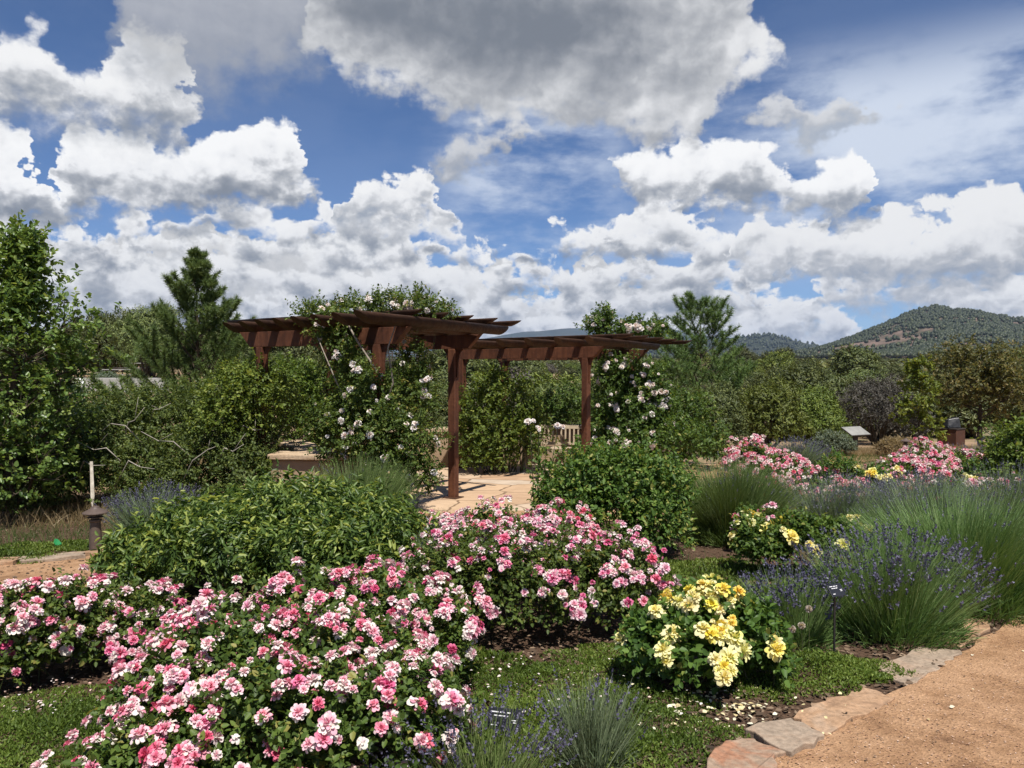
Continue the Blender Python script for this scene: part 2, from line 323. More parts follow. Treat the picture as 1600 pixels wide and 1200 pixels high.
def leaf_mat(name, stops, transl=0.40, rough=0.5, spec=0.32, tgain=(1.40, 1.25, 0.75), vary=0.12):
    """leaf blade: natural leaf-to-leaf colour from the per-leaf tint; light passes through thin blades"""
    m, t = new_mat(name)
    c = t.ramp(attr(t), stops)
    r = t.n('ShaderNodeObjectInfo').outputs['Random']
    hs = t.n('ShaderNodeHueSaturation'); t.put(hs.inputs['Hue'], t.m('MULTIPLY_ADD', r, 0.03, 0.485)); t.put(hs.inputs['Value'], t.m('MULTIPLY_ADD', r, vary * 2, 1 - vary)); t.put(hs.inputs['Color'], c)
    c = hs.outputs[0]
    finish(t, c, rough, spec, transl=transl, transl_col=t.mix(1.0, c, tgain, 'MULTIPLY'))
    return m

def coord(t): return t.n('ShaderNodeTexCoord').outputs['Object']

def plain_mat(name, c1, c2, scale=6.0, rough=0.6, spec=0.3, bump=0.3, bd=0.005, metal=0.0, detail=6.0):
    m, t = new_mat(name); n = t.noise(coord(t), scale, detail, 0.6)
    finish(t, t.ramp(n.outputs['Fac'], [(0.3, c1), (0.7, c2)]), rough, spec, n.outputs['Fac'], bump, bd, metal)
    return m

G = lambda r, g, b: (r, g, b)
M = {}
# leaves
M['rose_leaf'] = leaf_mat('rose leaf', [(0.0, (0.04, 0.077, 0.015)), (0.6, (0.097, 0.163, 0.032)), (0.9, (0.172, 0.251, 0.049)), (1.0, (0.316, 0.303, 0.085))])
M['lush_leaf'] = leaf_mat('lush shrub leaf', [(0.0, (0.046, 0.079, 0.021)), (0.55, (0.1, 0.152, 0.034)), (0.9, (0.19, 0.246, 0.058)), (1.0, (0.334, 0.367, 0.091))], spec=0.4, rough=.42)
M['bright_leaf'] = leaf_mat('bright shrub leaf', [(0.0, (0.069, 0.116, 0.019)), (0.6, (0.147, 0.22, 0.037)), (1.0, (0.295, 0.348, 0.074))])
M['maple_leaf'] = leaf_mat('oak leaf', [(0.0, (0.066, 0.113, 0.026)), (0.6, (0.146, 0.217, 0.047)), (1.0, (0.313, 0.368, 0.103))], spec=0.5, rough=.38)
M['scrub_leaf'] = leaf_mat('scrub leaf', [(0.0, (0.048, 0.076, 0.021)), (0.6, (0.11, 0.154, 0.039)), (1.0, (0.215, 0.26, 0.07))])
M['pine_needle'] = leaf_mat('pine needle', [(0.0, (0.049, 0.096, 0.029)), (0.6, (0.118, 0.193, 0.047)), (1.0, (0.241, 0.325, 0.091))], transl=.15)
M['juniper_leaf'] = leaf_mat('juniper spray', [(0.0, (0.049, 0.066, 0.022)), (0.6, (0.105, 0.129, 0.039)), (1.0, (0.189, 0.207, 0.063))], transl=.18, vary=.34)
M['yellow_juniper'] = leaf_mat('yellow green juniper spray', [(0.0, (0.059, 0.081, 0.013)), (0.6, (0.122, 0.159, 0.027)), (1.0, (0.22, 0.244, 0.049))], transl=.18, vary=.15)
M['far_juniper'] = leaf_mat('far juniper', [(0.0, (.024, .030, .014)), (0.6, (.042, .050, .022)), (1.0, (.075, .082, .034))], transl=.05, vary=.02)
M['grey_twigs'] = leaf_mat('grey brown twigs', [(0.0, (0.058, 0.055, 0.044)), (0.6, (0.117, 0.107, 0.086)), (1.0, (0.195, 0.176, 0.137))], transl=.08)
M['brown_leaf'] = leaf_mat('bronze tree leaf', [(0.0, (0.065, 0.073, 0.024)), (0.5, (0.118, 0.127, 0.043)), (1.0, (0.27, 0.22, 0.095))])
M['locust_leaf'] = leaf_mat('young tree leaf', [(0.0, (0.074, 0.114, 0.017)), (0.6, (0.149, 0.204, 0.031)), (1.0, (0.27, 0.304, 0.06))])
M['silver_leaf'] = leaf_mat('silver sage leaf', [(0.0, (.11, .15, .10)), (0.6, (.18, .23, .16)), (1.0, (.27, .31, .22))])
M['lav_green'] = leaf_mat('lavender stem', [(0.0, (0.061, 0.11, 0.027)), (0.55, (0.132, 0.21, 0.056)), (1.0, (0.287, 0.348, 0.146))], transl=.2)
M['lav_grey'] = leaf_mat('grey lavender stem', [(0.0, (0.073, 0.11, 0.054)), (0.55, (0.146, 0.195, 0.102)), (1.0, (0.268, 0.317, 0.189))], transl=.2)
M['lav_flower'] = leaf_mat('lavender flower', [(0.0, (.055, .050, .080)), (0.5, (.112, .104, .165)), (1.0, (.20, .19, .27))], transl=.2, tgain=(1.1, 1, 1.2))
M['thyme'] = leaf_mat('creeping thyme leaf', [(0.0, (0.058, 0.091, 0.014)), (0.55, (0.135, 0.192, 0.03)), (1.0, (0.25, 0.302, 0.065))])
M['dry_grass'] = leaf_mat('dry grass blade', [(0.0, (.20, .15, .075)), (0.6, (.34, .26, .13)), (1.0, (.48, .39, .22))], tgain=(1.1, 1.05, .8))
M['green_grass'] = leaf_mat('green grass blade', [(0.0, (.035, .070, .016)), (0.6, (.075, .130, .028)), (1.0, (.15, .20, .06))])
M['yucca_leaf'] = leaf_mat('yucca blade', [(0.0, (.10, .14, .09)), (1.0, (.22, .26, .17))])
# petals: the tint runs from the deep heart colour to the faded outer petals
M['pink_petal'] = leaf_mat('pink rose petal', [(0.0, (.64, .075, .17)), (0.30, (.74, .18, .30)), (0.60, (.81, .40, .49)), (0.82, (.82, .66, .67)), (1.0, (.80, .75, .66))], transl=.25, tgain=(1.0, .85, .85), vary=.03, spec=.2)
M['yellow_petal'] = leaf_mat('yellow rose petal', [(0.0, (.80, .56, .04)), (0.35, (.83, .68, .12)), (0.7, (.84, .76, .27)), (1.0, (.84, .79, .44))], transl=.25, tgain=(1.0, .95, .7), vary=.03, spec=.2)
M['white_petal'] = leaf_mat('white rose petal', [(0.0, (.78, .52, .42)), (0.5, (.82, .72, .66)), (1.0, (.85, .82, .78))], transl=.25, tgain=(1, .95, .9), vary=.03, spec=.2)
M['cream_petal'] = leaf_mat('faded petal', [(0.0, (.62, .50, .24)), (0.5, (.80, .72, .46)), (1.0, (.84, .80, .62))], transl=.2, tgain=(1, .95, .8))
M['allium_head'] = leaf_mat('allium head', [(0.0, (.45, .40, .36)), (1.0, (.66, .60, .54))])
# wood and stems
M['bark'] = plain_mat('bark', (.045, .034, .024), (.11, .088, .065), 14, .85, .15, .8, .02)
M['pale_wood'] = plain_mat('dead pale wood', (.24, .21, .17), (.46, .42, .36), 18, .8, .2, .5)
M['cane'] = plain_mat('rose cane', (.035, .050, .018), (.090, .085, .040), 20, .6, .3, .3)
M['grey_cane'] = plain_mat('old grey cane', (.16, .13, .10), (.36, .31, .25), 20, .75, .2, .4)
M['twig'] = plain_mat('twig', (.040, .036, .022), (.085, .072, .045), 20, .8, .2, .3)
M['needle_bark'] = plain_mat('pine bark', (.050, .036, .026), (.13, .098, .070), 10, .85, .15, .8, .02)

def rust_mat(name, dark, mid, light):
    m, t = new_mat(name); co = coord(t)
    n1 = t.noise(co, 2.2, 5.0, 0.62); n2 = t.noise(co, 26.0, 4.0, 0.6)
    st = t.noise(t.v('MULTIPLY', co, (9.0, 9.0, 0.7)), 1.6, 4.0, 0.6)      # streaks running down the plates
    f = t.m('ADD', t.m('MULTIPLY', n1.outputs['Fac'], 0.5), t.m('ADD', t.m('MULTIPLY', n2.outputs['Fac'], 0.25), t.m('MULTIPLY', st.outputs['Fac'], 0.35)))
    c = t.ramp(f, [(0.36, dark), (0.55, mid), (0.74, light)])
    finish(t, c, t.mr(n2.outputs['Fac'], 0.3, 0.7, 0.55, 0.85), 0.3, n2.outputs['Fac'], 0.35, 0.004)
    return m
M['rust'] = rust_mat('weathered steel', (.030, .012, .007), (.098, .036, .018), (.195, .078, .036))
M['dark_rust'] = rust_mat('dark weathered steel', (.022, .011, .007), (.056, .026, .014), (.105, .049, .025))
M['bollard'] = plain_mat('brown powder coat', (.085, .060, .048), (.115, .084, .066), 30, .5, .4, .15, .002)
M['black_metal'] = plain_mat('black stake', (.012, .012, .013), (.022, .022, .024), 30, .45, .4, .1)
M['black_plate'] = plain_mat('black engraved plate', (.014, .015, .018), (.024, .025, .029), 40, .35, .5, .05)
M['white_ink'] = plain_mat('engraved lettering', (.72, .73, .75), (.80, .80, .80), 40, .6, .2, .05)
M['glass_dark'] = plain_mat('lamp glass', (.10, .095, .085), (.18, .17, .15), 10, .2, .5, .05)
M['panel'] = plain_mat('interpretive panel face', (.22, .215, .19), (.34, .33, .29), 5, .35, .5, .05)
M['dark_sign'] = plain_mat('dark post', (.030, .024, .021), (.055, .043, .036), 12, .6, .3, .2)
M['bronze'] = plain_mat('dark bronze', (.020, .021, .022), (.055, .055, .055), 9, .42, .5, .4, .02, .4)
M['teak'] = plain_mat('weathered teak', (.30, .23, .15), (.46, .37, .26), 9, .7, .25, .3)
M['old_timber'] = plain_mat('old timber', (.14, .085, .060), (.26, .17, .12), 8, .75, .2, .4)
M['concrete'] = plain_mat('grey concrete', (.30, .29, .27), (.44, .43, .40), 2.0, .8, .2, .3)
M['white_paint'] = plain_mat('white painted pipe', (.70, .70, .68), (.82, .82, .80), 12, .5, .3, .1)
M['tan_wall'] = plain_mat('tan house wall', (.42, .33, .25), (.50, .41, .32), 2, .85, .2, .2)
M['roof_pale'] = plain_mat('pale roof', (.60, .57, .54), (.72, .70, .67), 2, .7, .2, .2)
M['green_tape'] = plain_mat('green marker tape', (.02, .20, .06), (.03, .30, .09), 12, .5, .4, .2)
M['fence_wood'] = plain_mat('dark fence wood', (.050, .042, .036), (.10, .085, .070), 9, .8, .2, .3)

def stucco_mat():
    m, t = new_mat('adobe stucco'); co = coord(t)
    n = t.noise(co, 1.3, 5.0, .6); f = t.noise(co, 60.0, 4.0, .7)
    c = t.ramp(n.outputs['Fac'], [(0.3, (.30, .210, .135)), (0.7, (.41, .300, .200))])
    finish(t, c, .9, .15, f.outputs['Fac'], .5, .004); return m
M['stucco'] = stucco_mat()

def stone_mat(name, stops, scale=3.0, layer=1.0):
    m, t = new_mat(name); co = coord(t)
    n = t.noise(t.v('MULTIPLY', co, (1, 1, 1 + 6 * layer)), scale, 7.0, .62, '3D', .6); f = t.noise(co, 34.0, 5.0, .65)
    sp = t.ramp(f.outputs['Fac'], [(0.35, (.72, .72, .72)), (0.62, (1.1, 1.1, 1.1))])
    c = t.mix(1.0, t.ramp(n.outputs['Fac'], stops), sp, 'MULTIPLY')
    h = t.m('ADD', t.m('MULTIPLY', n.outputs['Fac'], .8), t.m('MULTIPLY', f.outputs['Fac'], .35))
    finish(t, c, .85, .2, h, .6, .02); return m
M['cap_stone'] = stone_mat('sandstone cap', [(0.25, (.30, .205, .125)), (0.5, (.46, .335, .215)), (0.75, (.56, .44, .31))])
M['red_stone'] = stone_mat('red sandstone', [(0.25, (.24, .16, .11)), (0.42, (.36, .18, .105)), (0.55, (.33, .24, .17)), (0.75, (.42, .27, .165))], 4.0, 0)
M['grey_stone'] = stone_mat('grey sandstone', [(0.3, (.22, .165, .12)), (0.5, (.34, .265, .195)), (0.72, (.33, .22, .145))], 5.0, 0)
M['tan_stone'] = stone_mat('tan sandstone', [(0.3, (.26, .160, .100)), (0.5, (.39, .245, .145)), (0.75, (.38, .285, .205))], 4.0, 0)

def flag_mat():
    m, t = new_mat('flagstone paving'); co = coord(t)
    wv = t.v('ADD', co, t.v('SCALE', t.v('SUBTRACT', t.noise(co, 1.2, 3.0, .6).outputs['Color'], (.5, .5, .5)), scale=.35))
    v = t.voro(wv, 1.15, dim='2D'); e = t.voro(wv, 1.15, dim='2D', feature='DISTANCE_TO_EDGE')
    n = t.noise(co, 3.0, 6.0, .6)
    cell = t.ramp(t.sep(v.outputs['Color'])[0], [(0.0, (.44, .29, .18)), (0.5, (.54, .38, .24)), (1.0, (.50, .40, .30))])
    c = t.mix(1.0, cell, t.ramp(n.outputs['Fac'], [(0.3, (.80, .78, .76)), (0.7, (1.05, 1.05, 1.05))]), 'MULTIPLY')
    k = t.mr(e.outputs['Distance'], 0.008, 0.03)
    c = t.mix(k, (.20, .13, .08), c)
    finish(t, c, .8, .2, t.m('ADD', k, t.m('MULTIPLY', n.outputs['Fac'], .25)), .5, .015); return m
M['flagstone'] = flag_mat()

def path_mat():
    m, t = new_mat('decomposed granite path'); co = coord(t)
    n1 = t.noise(co, .55, 5.0, .65); n2 = t.noise(co, 3.4, 6.0, .68); n3 = t.noise(co, 70.0, 4.0, .75); gv = t.voro(co, 95.0, dim='3D')
    f = t.m('ADD', t.m('MULTIPLY', n1.outputs['Fac'], .45), t.m('MULTIPLY', n2.outputs['Fac'], .55))
    c = t.ramp(f, [(0.38, (.190, .104, .056)), (0.46, (.302, .174, .092)), (0.56, (.400, .244, .138))])
    g = t.ramp(t.sep(gv.outputs['Color'])[0], [(0.0, (.74, .72, .70)), (0.25, (.95, .95, .95)), (0.8, (1.03, 1.03, 1.03)), (1.0, (1.28, 1.28, 1.28))])
    c = t.mix(1.0, c, g, 'MULTIPLY')
    h = t.m('ADD', t.m('MULTIPLY', n3.outputs['Fac'], .5), t.m('ADD', t.m('MULTIPLY', gv.outputs['Distance'], .6), t.m('MULTIPLY', n2.outputs['Fac'], 1.2)))
    finish(t, c, .92, .15, h, .7, .012); return m
M['path'] = path_mat()

def ground_mat():
    """bark mulch in the beds, dry sandy soil and sparse grass farther off, scrub on the far slopes"""
    m, t = new_mat('garden soil'); co = coord(t)
    x, y, z = t.sep(co)
    n1 = t.noise(co, .35, 5.0, .6); n2 = t.noise(co, 6.0, 5.0, .65); n3 = t.noise(t.v('MULTIPLY', co, (1, 2.2, 1)), 48.0, 4.0, .7)
    mulch = t.ramp(n3.outputs['Fac'], [(0.3, (.030, .019, .013)), (0.5, (.085, .052, .034)), (0.68, (.18, .115, .075))])
    sand = t.ramp(n2.outputs['Fac'], [(0.3, (.25, .165, .098)), (0.7, (.38, .265, .165))])
    dry = t.ramp(n1.outputs['Fac'], [(0.35, (.20, .15, .085)), (0.5, (.12, .125, .055)), (0.7, (.26, .20, .12))])
    far = t.mr(y, 11.5, 13.0)
    c = t.mix(far, mulch, t.mix(t.mr(n1.outputs['Fac'], .45, .62), sand, dry))
    finish(t, c, .92, .12, t.m('ADD', n3.outputs['Fac'], n2.outputs['Fac']), .7, .015); return m
M['soil'] = ground_mat()
M['mulch_chip'] = leaf_mat('bark chip', [(0.0, (.035, .022, .015)), (0.6, (.10, .062, .042)), (1.0, (.24, .165, .115))], transl=.01, rough=.9)
M['gravel'] = leaf_mat('granite crumb', [(0.0, (.20, .11, .06)), (0.6, (.40, .235, .13)), (1.0, (.62, .47, .34))], transl=.01, rough=.9)

def hill_mat(name, soil1, soil2, scrub):
    m, t = new_mat(name); co = coord(t)
    n = t.noise(co, .004, 7.0, .65); n2 = t.noise(co, .03, 5.0, .7)
    rock = t.ramp(n2.outputs['Fac'], [(0.3, soil1), (0.7, soil2)])
    c = t.mix(t.mr(t.m('ADD', n.outputs['Fac'], t.m('MULTIPLY', n2.outputs['Fac'], .4)), .60, .78), scrub, rock)
    finish(t, c, .95, .1); return m
M['mountain'] = hill_mat('wooded mountain', (.11, .080, .062), (.21, .150, .118), (.070, .064, .042))
M['range'] = hill_mat('forested range', (.030, .036, .022), (.050, .052, .034), (.022, .029, .016))
M['bin_metal'] = rust_mat('brown steel bin', (.045, .020, .013), (.085, .036, .022), (.13, .058, .034))

# ================================================================ vegetation generators
def nrm(a): return a / np.maximum(np.linalg.norm(a, axis=-1, keepdims=True), 1e-9)
def rand_dirs(n): return nrm(rng.normal(size=(n, 3)))
class Buf:
    """accumulates leaf quads, blades and twigs for one mesh"""
    def __init__(s): s.V = []; s.Q = []; s.T = []; s.t = []; s.k = 0
    def add(s, V, Q=None, T=None, tint=None):
        if Q is not None and len(Q): s.Q.append(Q + s.k)
        if T is not None and len(T): s.T.append(T + s.k)
        s.V.append(V); s.t.append(np.zeros(len(V)) if tint is None else tint); s.k += len(V)
    def data(s, name, mat, smooth=False):
        return mesh_np(name, np.concatenate(s.V), np.concatenate(s.Q) if s.Q else None, np.concatenate(s.T) if s.T else None, mat, np.concatenate(s.t), smooth)

def leafquads(P, D, N, L, Wd, fold=0.18, droop=0.12):
    """leaf blades: base, two shoulders each side, tip; folded along the midrib"""
    n = len(P); L = np.broadcast_to(np.asarray(L, float), (n,))[:, None]; Wd = np.broadcast_to(np.asarray(Wd, float), (n,))[:, None]
    D = nrm(D); S = nrm(np.cross(D, N)); U = np.cross(S, D)
    V = np.empty((n, 6, 3))
    V[:, 0] = P
    V[:, 1] = P + D * L * .32 + S * Wd * .5 + U * Wd * fold
    V[:, 2] = P + D * L * .72 + S * Wd * .36 + U * (Wd * fold * .7 - L * droop * .4)
    V[:, 3] = P + D * L - U * L * droop
    V[:, 4] = P + D * L * .72 - S * Wd * .36 + U * (Wd * fold * .7 - L * droop * .4)
    V[:, 5] = P + D * L * .32 - S * Wd * .5 + U * Wd * fold
    i = np.arange(n)[:, None] * 6
    Q = np.concatenate([i + np.array([0, 1, 2, 3]), i + np.array([0, 3, 4, 5])])
    return V.reshape(-1, 3), Q

def add_leaves(buf, P, D, N, L, Wd, tint, fold=.18, droop=.12):
    V, Q = leafquads(P, D, N, L, Wd, fold, droop); buf.add(V, Q, None, np.repeat(tint, 6))

def add_blades(buf, P, D, L, Wd, tint, bend=0.2, seg=2, side=None):
    """narrow blades or stems that bend over towards the ground"""
    n = len(P); D = nrm(D); L = np.broadcast_to(np.asarray(L, float), (n,))[:, None]; Wd = np.broadcast_to(np.asarray(Wd, float), (n,))[:, None]
    S = nrm(np.cross(D, rand_dirs(n))) if side is None else side
    rows = []
    for j in range(seg + 1):
        f = j / seg
        c = P + D * L * f + np.array([0, 0, -1.0]) * L * bend * f * f
        w = Wd * (1 - .8 * f) * .5
        rows += [c - S * w, c + S * w]
    V = np.stack(rows, 1); m = 2 * (seg + 1); i = np.arange(n)[:, None] * m
    Q = np.concatenate([i + np.array([2 * j, 2 * j + 1, 2 * j + 3, 2 * j + 2]) for j in range(seg)])
    buf.add(V.reshape(-1, 3), Q, None, np.repeat(tint, m))
    return P + D * L + np.array([0, 0, -1.0]) * L * bend

def add_twigs(buf, A, B, r0, r1, tint=None):
    """three sided tapering twigs from A to B"""
    n = len(A)
    if n == 0: return
    D = nrm(B - A); S = nrm(np.cross(D, rand_dirs(n))); U = np.cross(D, S)
    r0 = np.broadcast_to(np.asarray(r0, float), (n,))[:, None]; r1 = np.broadcast_to(np.asarray(r1, float), (n,))[:, None]
    V = np.empty((n, 6, 3))
    for k in range(3):
        a = 2 * math.pi * k / 3; o = S * math.cos(a) + U * math.sin(a)
        V[:, k] = A + o * r0; V[:, 3 + k] = B + o * r1
    i = np.arange(n)[:, None] * 6
    Q = np.concatenate([i + np.array([k, (k + 1) % 3, 3 + (k + 1) % 3, 3 + k]) for k in range(3)])
    buf.add(V.reshape(-1, 3), Q, None, np.zeros(n * 6) if tint is None else np.repeat(tint, 6))

def lobe_points(lobes, n, inner=0.5, zmin=-0.35, rough=0.14):
    """points in the outer part of a union of uneven ellipsoids, and their outward directions"""
    lobes = np.asarray(lobes, float); area = (lobes[:, 3] * lobes[:, 4] + lobes[:, 3] * lobes[:, 5] + lobes[:, 4] * lobes[:, 5]); area /= area.sum()
    Ps, Os = [], []; got = 0
    ph = rng.uniform(0, 6.28, (len(lobes), 6))
    while got < n:
        m = int((n - got) * 1.7) + 50
        li = rng.choice(len(lobes), m, p=area); d = rand_dirs(m); d = d[d[:, 2] > zmin]; li = li[:len(d)]; lb = lobes[li]; p6 = ph[li]
        a = np.arctan2(d[:, 1], d[:, 0])
        lump = 1 + rough * (np.sin(3 * a + p6[:, 0]) * np.cos(4 * d[:, 2] + p6[:, 1]) + .7 * np.sin(7 * a + 5 * d[:, 2] + p6[:, 2]) + .6 * np.sin(11 * d[:, 2] - 5 * a + p6[:, 3]))
        r = (1 - (1 - inner) * rng.random(len(d)) ** 1.6) * lump
        P = lb[:, :3] + d * lb[:, 3:] * r[:, None]
        q = np.full(len(P), 9.0)
        for j, l in enumerate(lobes):
            dd = np.linalg.norm((P - l[:3]) / l[3:], axis=1); dd[li == j] = 9; q = np.minimum(q, dd)
        ok = q > 0.62
        Ps.append(P[ok]); Os.append(nrm(d[ok] / lb[ok][:, 3:])); got += ok.sum()
    return np.concatenate(Ps)[:n], np.concatenate(Os)[:n]

def add_sprays(buf, tw, P, O, k, twig, L, Wd, up=.35, rnd=.5, spread=.9, tint_mu=.45, tint_sd=.22, droop=.12, clump=.16, nrm_up=.9, tip_light=0.0, along=.55, n_out=.55):
    """k leaves set alternately along a short twig at each point P that grows along O"""
    n = len(P); T = nrm(O + np.array([0, 0, up]) + rng.normal(size=(n, 3)) * rnd)
    tl = twig * rng.uniform(.6, 1.3, n)[:, None]
    if tw is not None: add_twigs(tw, P - T * tl * .4, P + T * tl, .0026 * 1.0, .0012)
    cl = rng.normal(0, clump, n)
    S = nrm(np.cross(T, rand_dirs(n)))
    for j in range(k):
        f = (j + .6) / k
        sgn = 1 if j % 2 else -1
        D = nrm(T * along + S * sgn * spread * (0 if j == k - 1 else 1) + rng.normal(size=(n, 3)) * .28)
        Nn = nrm(np.array([0, 0, nrm_up]) + O * n_out + rng.normal(size=(n, 3)) * .45)
        sc = rng.uniform(.7, 1.25, n)
        t = np.clip(tint_mu + cl + rng.normal(0, tint_sd, n) + (tip_light if j >= k - 2 else 0), 0, 1)
        add_leaves(buf, P + T * tl * f, D, Nn, L * sc, Wd * sc, t, droop=droop)

# ---- rose flowers: petals in four cupped rings
def bloom_arrays(tone, R0=1.0, ragged=0.12, rings=((9, 4, 1.0), (9, 22, .93), (8, 40, .80), (6, 58, .62), (5, 78, .42)), spent=False):
    Vs, Qs, Ts = [], [], []; k = 0
    for ri, (n, ang, rad) in enumerate(rings):
        off = rng.uniform(0, 6.28)
        for p in range(n):
            a0 = off + 2 * math.pi * p / n + rng.normal(0, .10); el = math.radians(ang + rng.normal(0, 7)); rr = R0 * rad * rng.uniform(.86, 1.1)
            hw = (math.pi / n) * rng.uniform(1.0, 1.35); rows, cols = 4, 4; tw = rng.normal(0, .08)
            dq = float(np.clip(tone + rng.normal(0, ragged) - ri * .10 + .08, 0, 1))
            for i in range(rows):
                t = i / (rows - 1); e = el + (.35 * t * t if ri > 0 else .0) - (.9 * max(0, t - .66) if ri < 3 else 0)
                wid = math.sin(math.pi * (.16 + .50 * t)) * (1 if t < .99 else .84)
                for j in range(cols):
                    s = (j / (cols - 1) - .5) * 2
                    a = a0 + s * hw * wid
                    r = rr * (.07 + .93 * t) * (1 - .13 * s * s * t)
                    z = r * math.sin(e) + .10 * R0 * s * s * wid + rng.normal(0, .018) * R0 + tw * s * R0 * t
                    rh = r * math.cos(e)
                    Vs.append((rh * math.cos(a), rh * math.sin(a), z + .05 * R0 * ri)); Ts.append(min(1, max(0, dq + .16 * (t - .5) + rng.normal(0, .02))))
            for i in range(rows - 1):
                for j in range(cols - 1):
                    b = k + i * cols + j; Qs.append((b, b + 1, b + cols + 1, b + cols))
            k += rows * cols
    return np.array(Vs), np.array(Qs, dtype=np.int32), np.array(Ts)

def bloom_set(prefix, mat, tones, shapes, **kw):
    out = []
    for tone in tones:
        for _ in range(shapes):
            A = bloom_arrays(tone, **kw); out.append((A, mesh_np(prefix, A[0], A[1], None, mat, A[2], True)))
    return out
OPEN = dict(rings=((10, 2, 1.0), (10, 17, .95), (9, 33, .82), (7, 52, .66), (5, 72, .46)), ragged=.16)
SPENT = dict(rings=((5, -12, 1.0), (5, 20, .8)), ragged=.2)
PINK = bloom_set('pink_rose', M['pink_petal'], (0.10, 0.26, 0.42, 0.58, 0.74), 2) + bloom_set('pale_rose', M['pink_petal'], (0.80, 0.94), 2, **OPEN) + bloom_set('faded_rose', M['pink_petal'], (.97,), 3, **SPENT)
PINK_W = np.array([.015, .015, .04, .04, .06, .06, .09, .09, .11, .11, .085, .085, .075, .075, .03, .03, .03]); PINK_W /= PINK_W.sum()
YELLOW = bloom_set('yellow_rose', M['yellow_petal'], (0.35, 0.62, 0.85), 2) + bloom_set('pale_yellow_rose', M['yellow_petal'], (.9, 1.0), 3, **OPEN)
YELLOW_W = np.array([.06, .06, .09, .09, .12, .12, .09, .09, .07, .07, .07, .07]); YELLOW_W /= YELLOW_W.sum()
WHITE = bloom_set('white_rose', M['white_petal'], (.55, .75, .95), 2, **OPEN)
WHITE_W = np.full(6, 1 / 6)

def orient(n_, spin):
    z = Vector(n_).normalized(); return z.to_track_quat('Z', 'Y').to_matrix() @ Matrix.Rotation(spin, 3, 'Z')

def put_blooms(parent, P, O, kinds, weights, size, name='bloom', n_parts=100, sd=.26, local=True):
    """the largest-showing flowers as parts of their own, the rest as one part of kind stuff"""
    n = len(P); pick = rng.choice(len(kinds), n, p=weights); sz = size * np.clip(rng.normal(1, sd, n), .6, 1.6)
    order = np.argsort(-sz * (1.0 + .8 * O[:, 2] - .5 * O[:, 1]))
    buf = Buf()
    for c, i in enumerate(order):
        A, me = kinds[pick[i]]; m3 = orient(O[i], rng.uniform(0, 6.28))
        if c < n_parts:
            o = link(name, me, parent); o.matrix_local = Matrix.Translation(Vector(P[i])) @ m3.to_4x4() @ Matrix.Scale(sz[i], 4)
        else:
            V = A[0] @ np.array(m3).T * sz[i] + P[i]; buf.add(V, A[1], None, A[2])
    if buf.V:
        o = link('more_' + name + 's', buf.data('more_' + name + 's', kinds[0][1].materials[0], True), parent); tag(o, kind='stuff')

def clusters(P, O, n_cl, per, spread):
    """flowers gathered in sprays: picks n_cl of the points and sets a few flowers round each"""
    idx = rng.choice(len(P), n_cl, replace=False); PP, OO = [], []
    for i in idx:
        k = rng.integers(per[0], per[1] + 1)
        u = nrm(np.cross(O[i], rand_dirs(1)[0])); w = np.cross(O[i], u)
        for j in range(k):
            a = 2.4 * j + rng.uniform(0, .6); r = spread * math.sqrt(j / max(1, k)) * rng.uniform(.8, 1.2)
            q = P[i] + (u * math.cos(a) + w * math.sin(a)) * r + O[i] * (rng.normal(0, .006) - r * .25)
            PP.append(q); OO.append(nrm(O[i] + (u * math.cos(a) + w * math.sin(a)) * .7 * (r / max(spread, 1e-6)) + rng.normal(size=3) * .2 + np.array([0, 0, .15])))
    return np.array(PP), np.array(OO)

def canes(lobes, n, r=.006, base_r=.12):
    """canes that rise from the crown of the plant into its lobes"""
    b = Buf(); lobes = np.asarray(lobes, float)
    c0 = np.array([lobes[:, 0].mean(), lobes[:, 1].mean(), 0])
    for l in lobes:
        m = max(2, n // len(lobes))
        a = rng.uniform(0, 6.28, m); base = np.stack([c0[0] * .4 + l[0] * .6 + np.cos(a) * base_r, c0[1] * .4 + l[1] * .6 + np.sin(a) * base_r, np.full(m, -.03)], 1)
        d = rand_dirs(m); d[:, 2] = np.abs(d[:, 2]); tip = l[:3] + d * l[3:] * .9
        mid = base * .45 + tip * .55; mid[:, 2] = base[:, 2] + (tip[:, 2] - base[:, 2]) * .62
        add_twigs(b, base, mid, r, r * .75); add_twigs(b, mid, tip, r * .75, r * .35)
        for _ in range(3):
            d2 = rand_dirs(m); d2[:, 2] = np.abs(d2[:, 2]) * .6; add_twigs(b, mid, mid + d2 * l[3:] * .6, r * .55, r * .25)
    return b

def bush(name, label, cat, loc, lobes, n, k=5, twig=.07, L=.032, Wd=.021, mat='rose_leaf', cane='cane', n_canes=18, group=None, inner=.5, rz=0.0, zmin=-.35, cane_r=.006, rough=.14, shrink=0.0, **kw):
    t = thing(name, label, cat, loc, rz, group)
    if shrink: lobes = [(*l[:3], *[max(.05, q - shrink) for q in l[3:]]) for l in lobes]
    P, O = lobe_points(lobes, n, inner, zmin, rough); keep = P[:, 2] > .02; P, O = P[keep], O[keep]
    buf = Buf(); add_sprays(buf, None, P, O, k, twig, L, Wd, **kw)
    link('foliage', buf.data(name + '_foliage', M[mat]), t)
    link('canes', canes(lobes, n_canes, cane_r).data(name + '_canes', M[cane]), t)
    return t

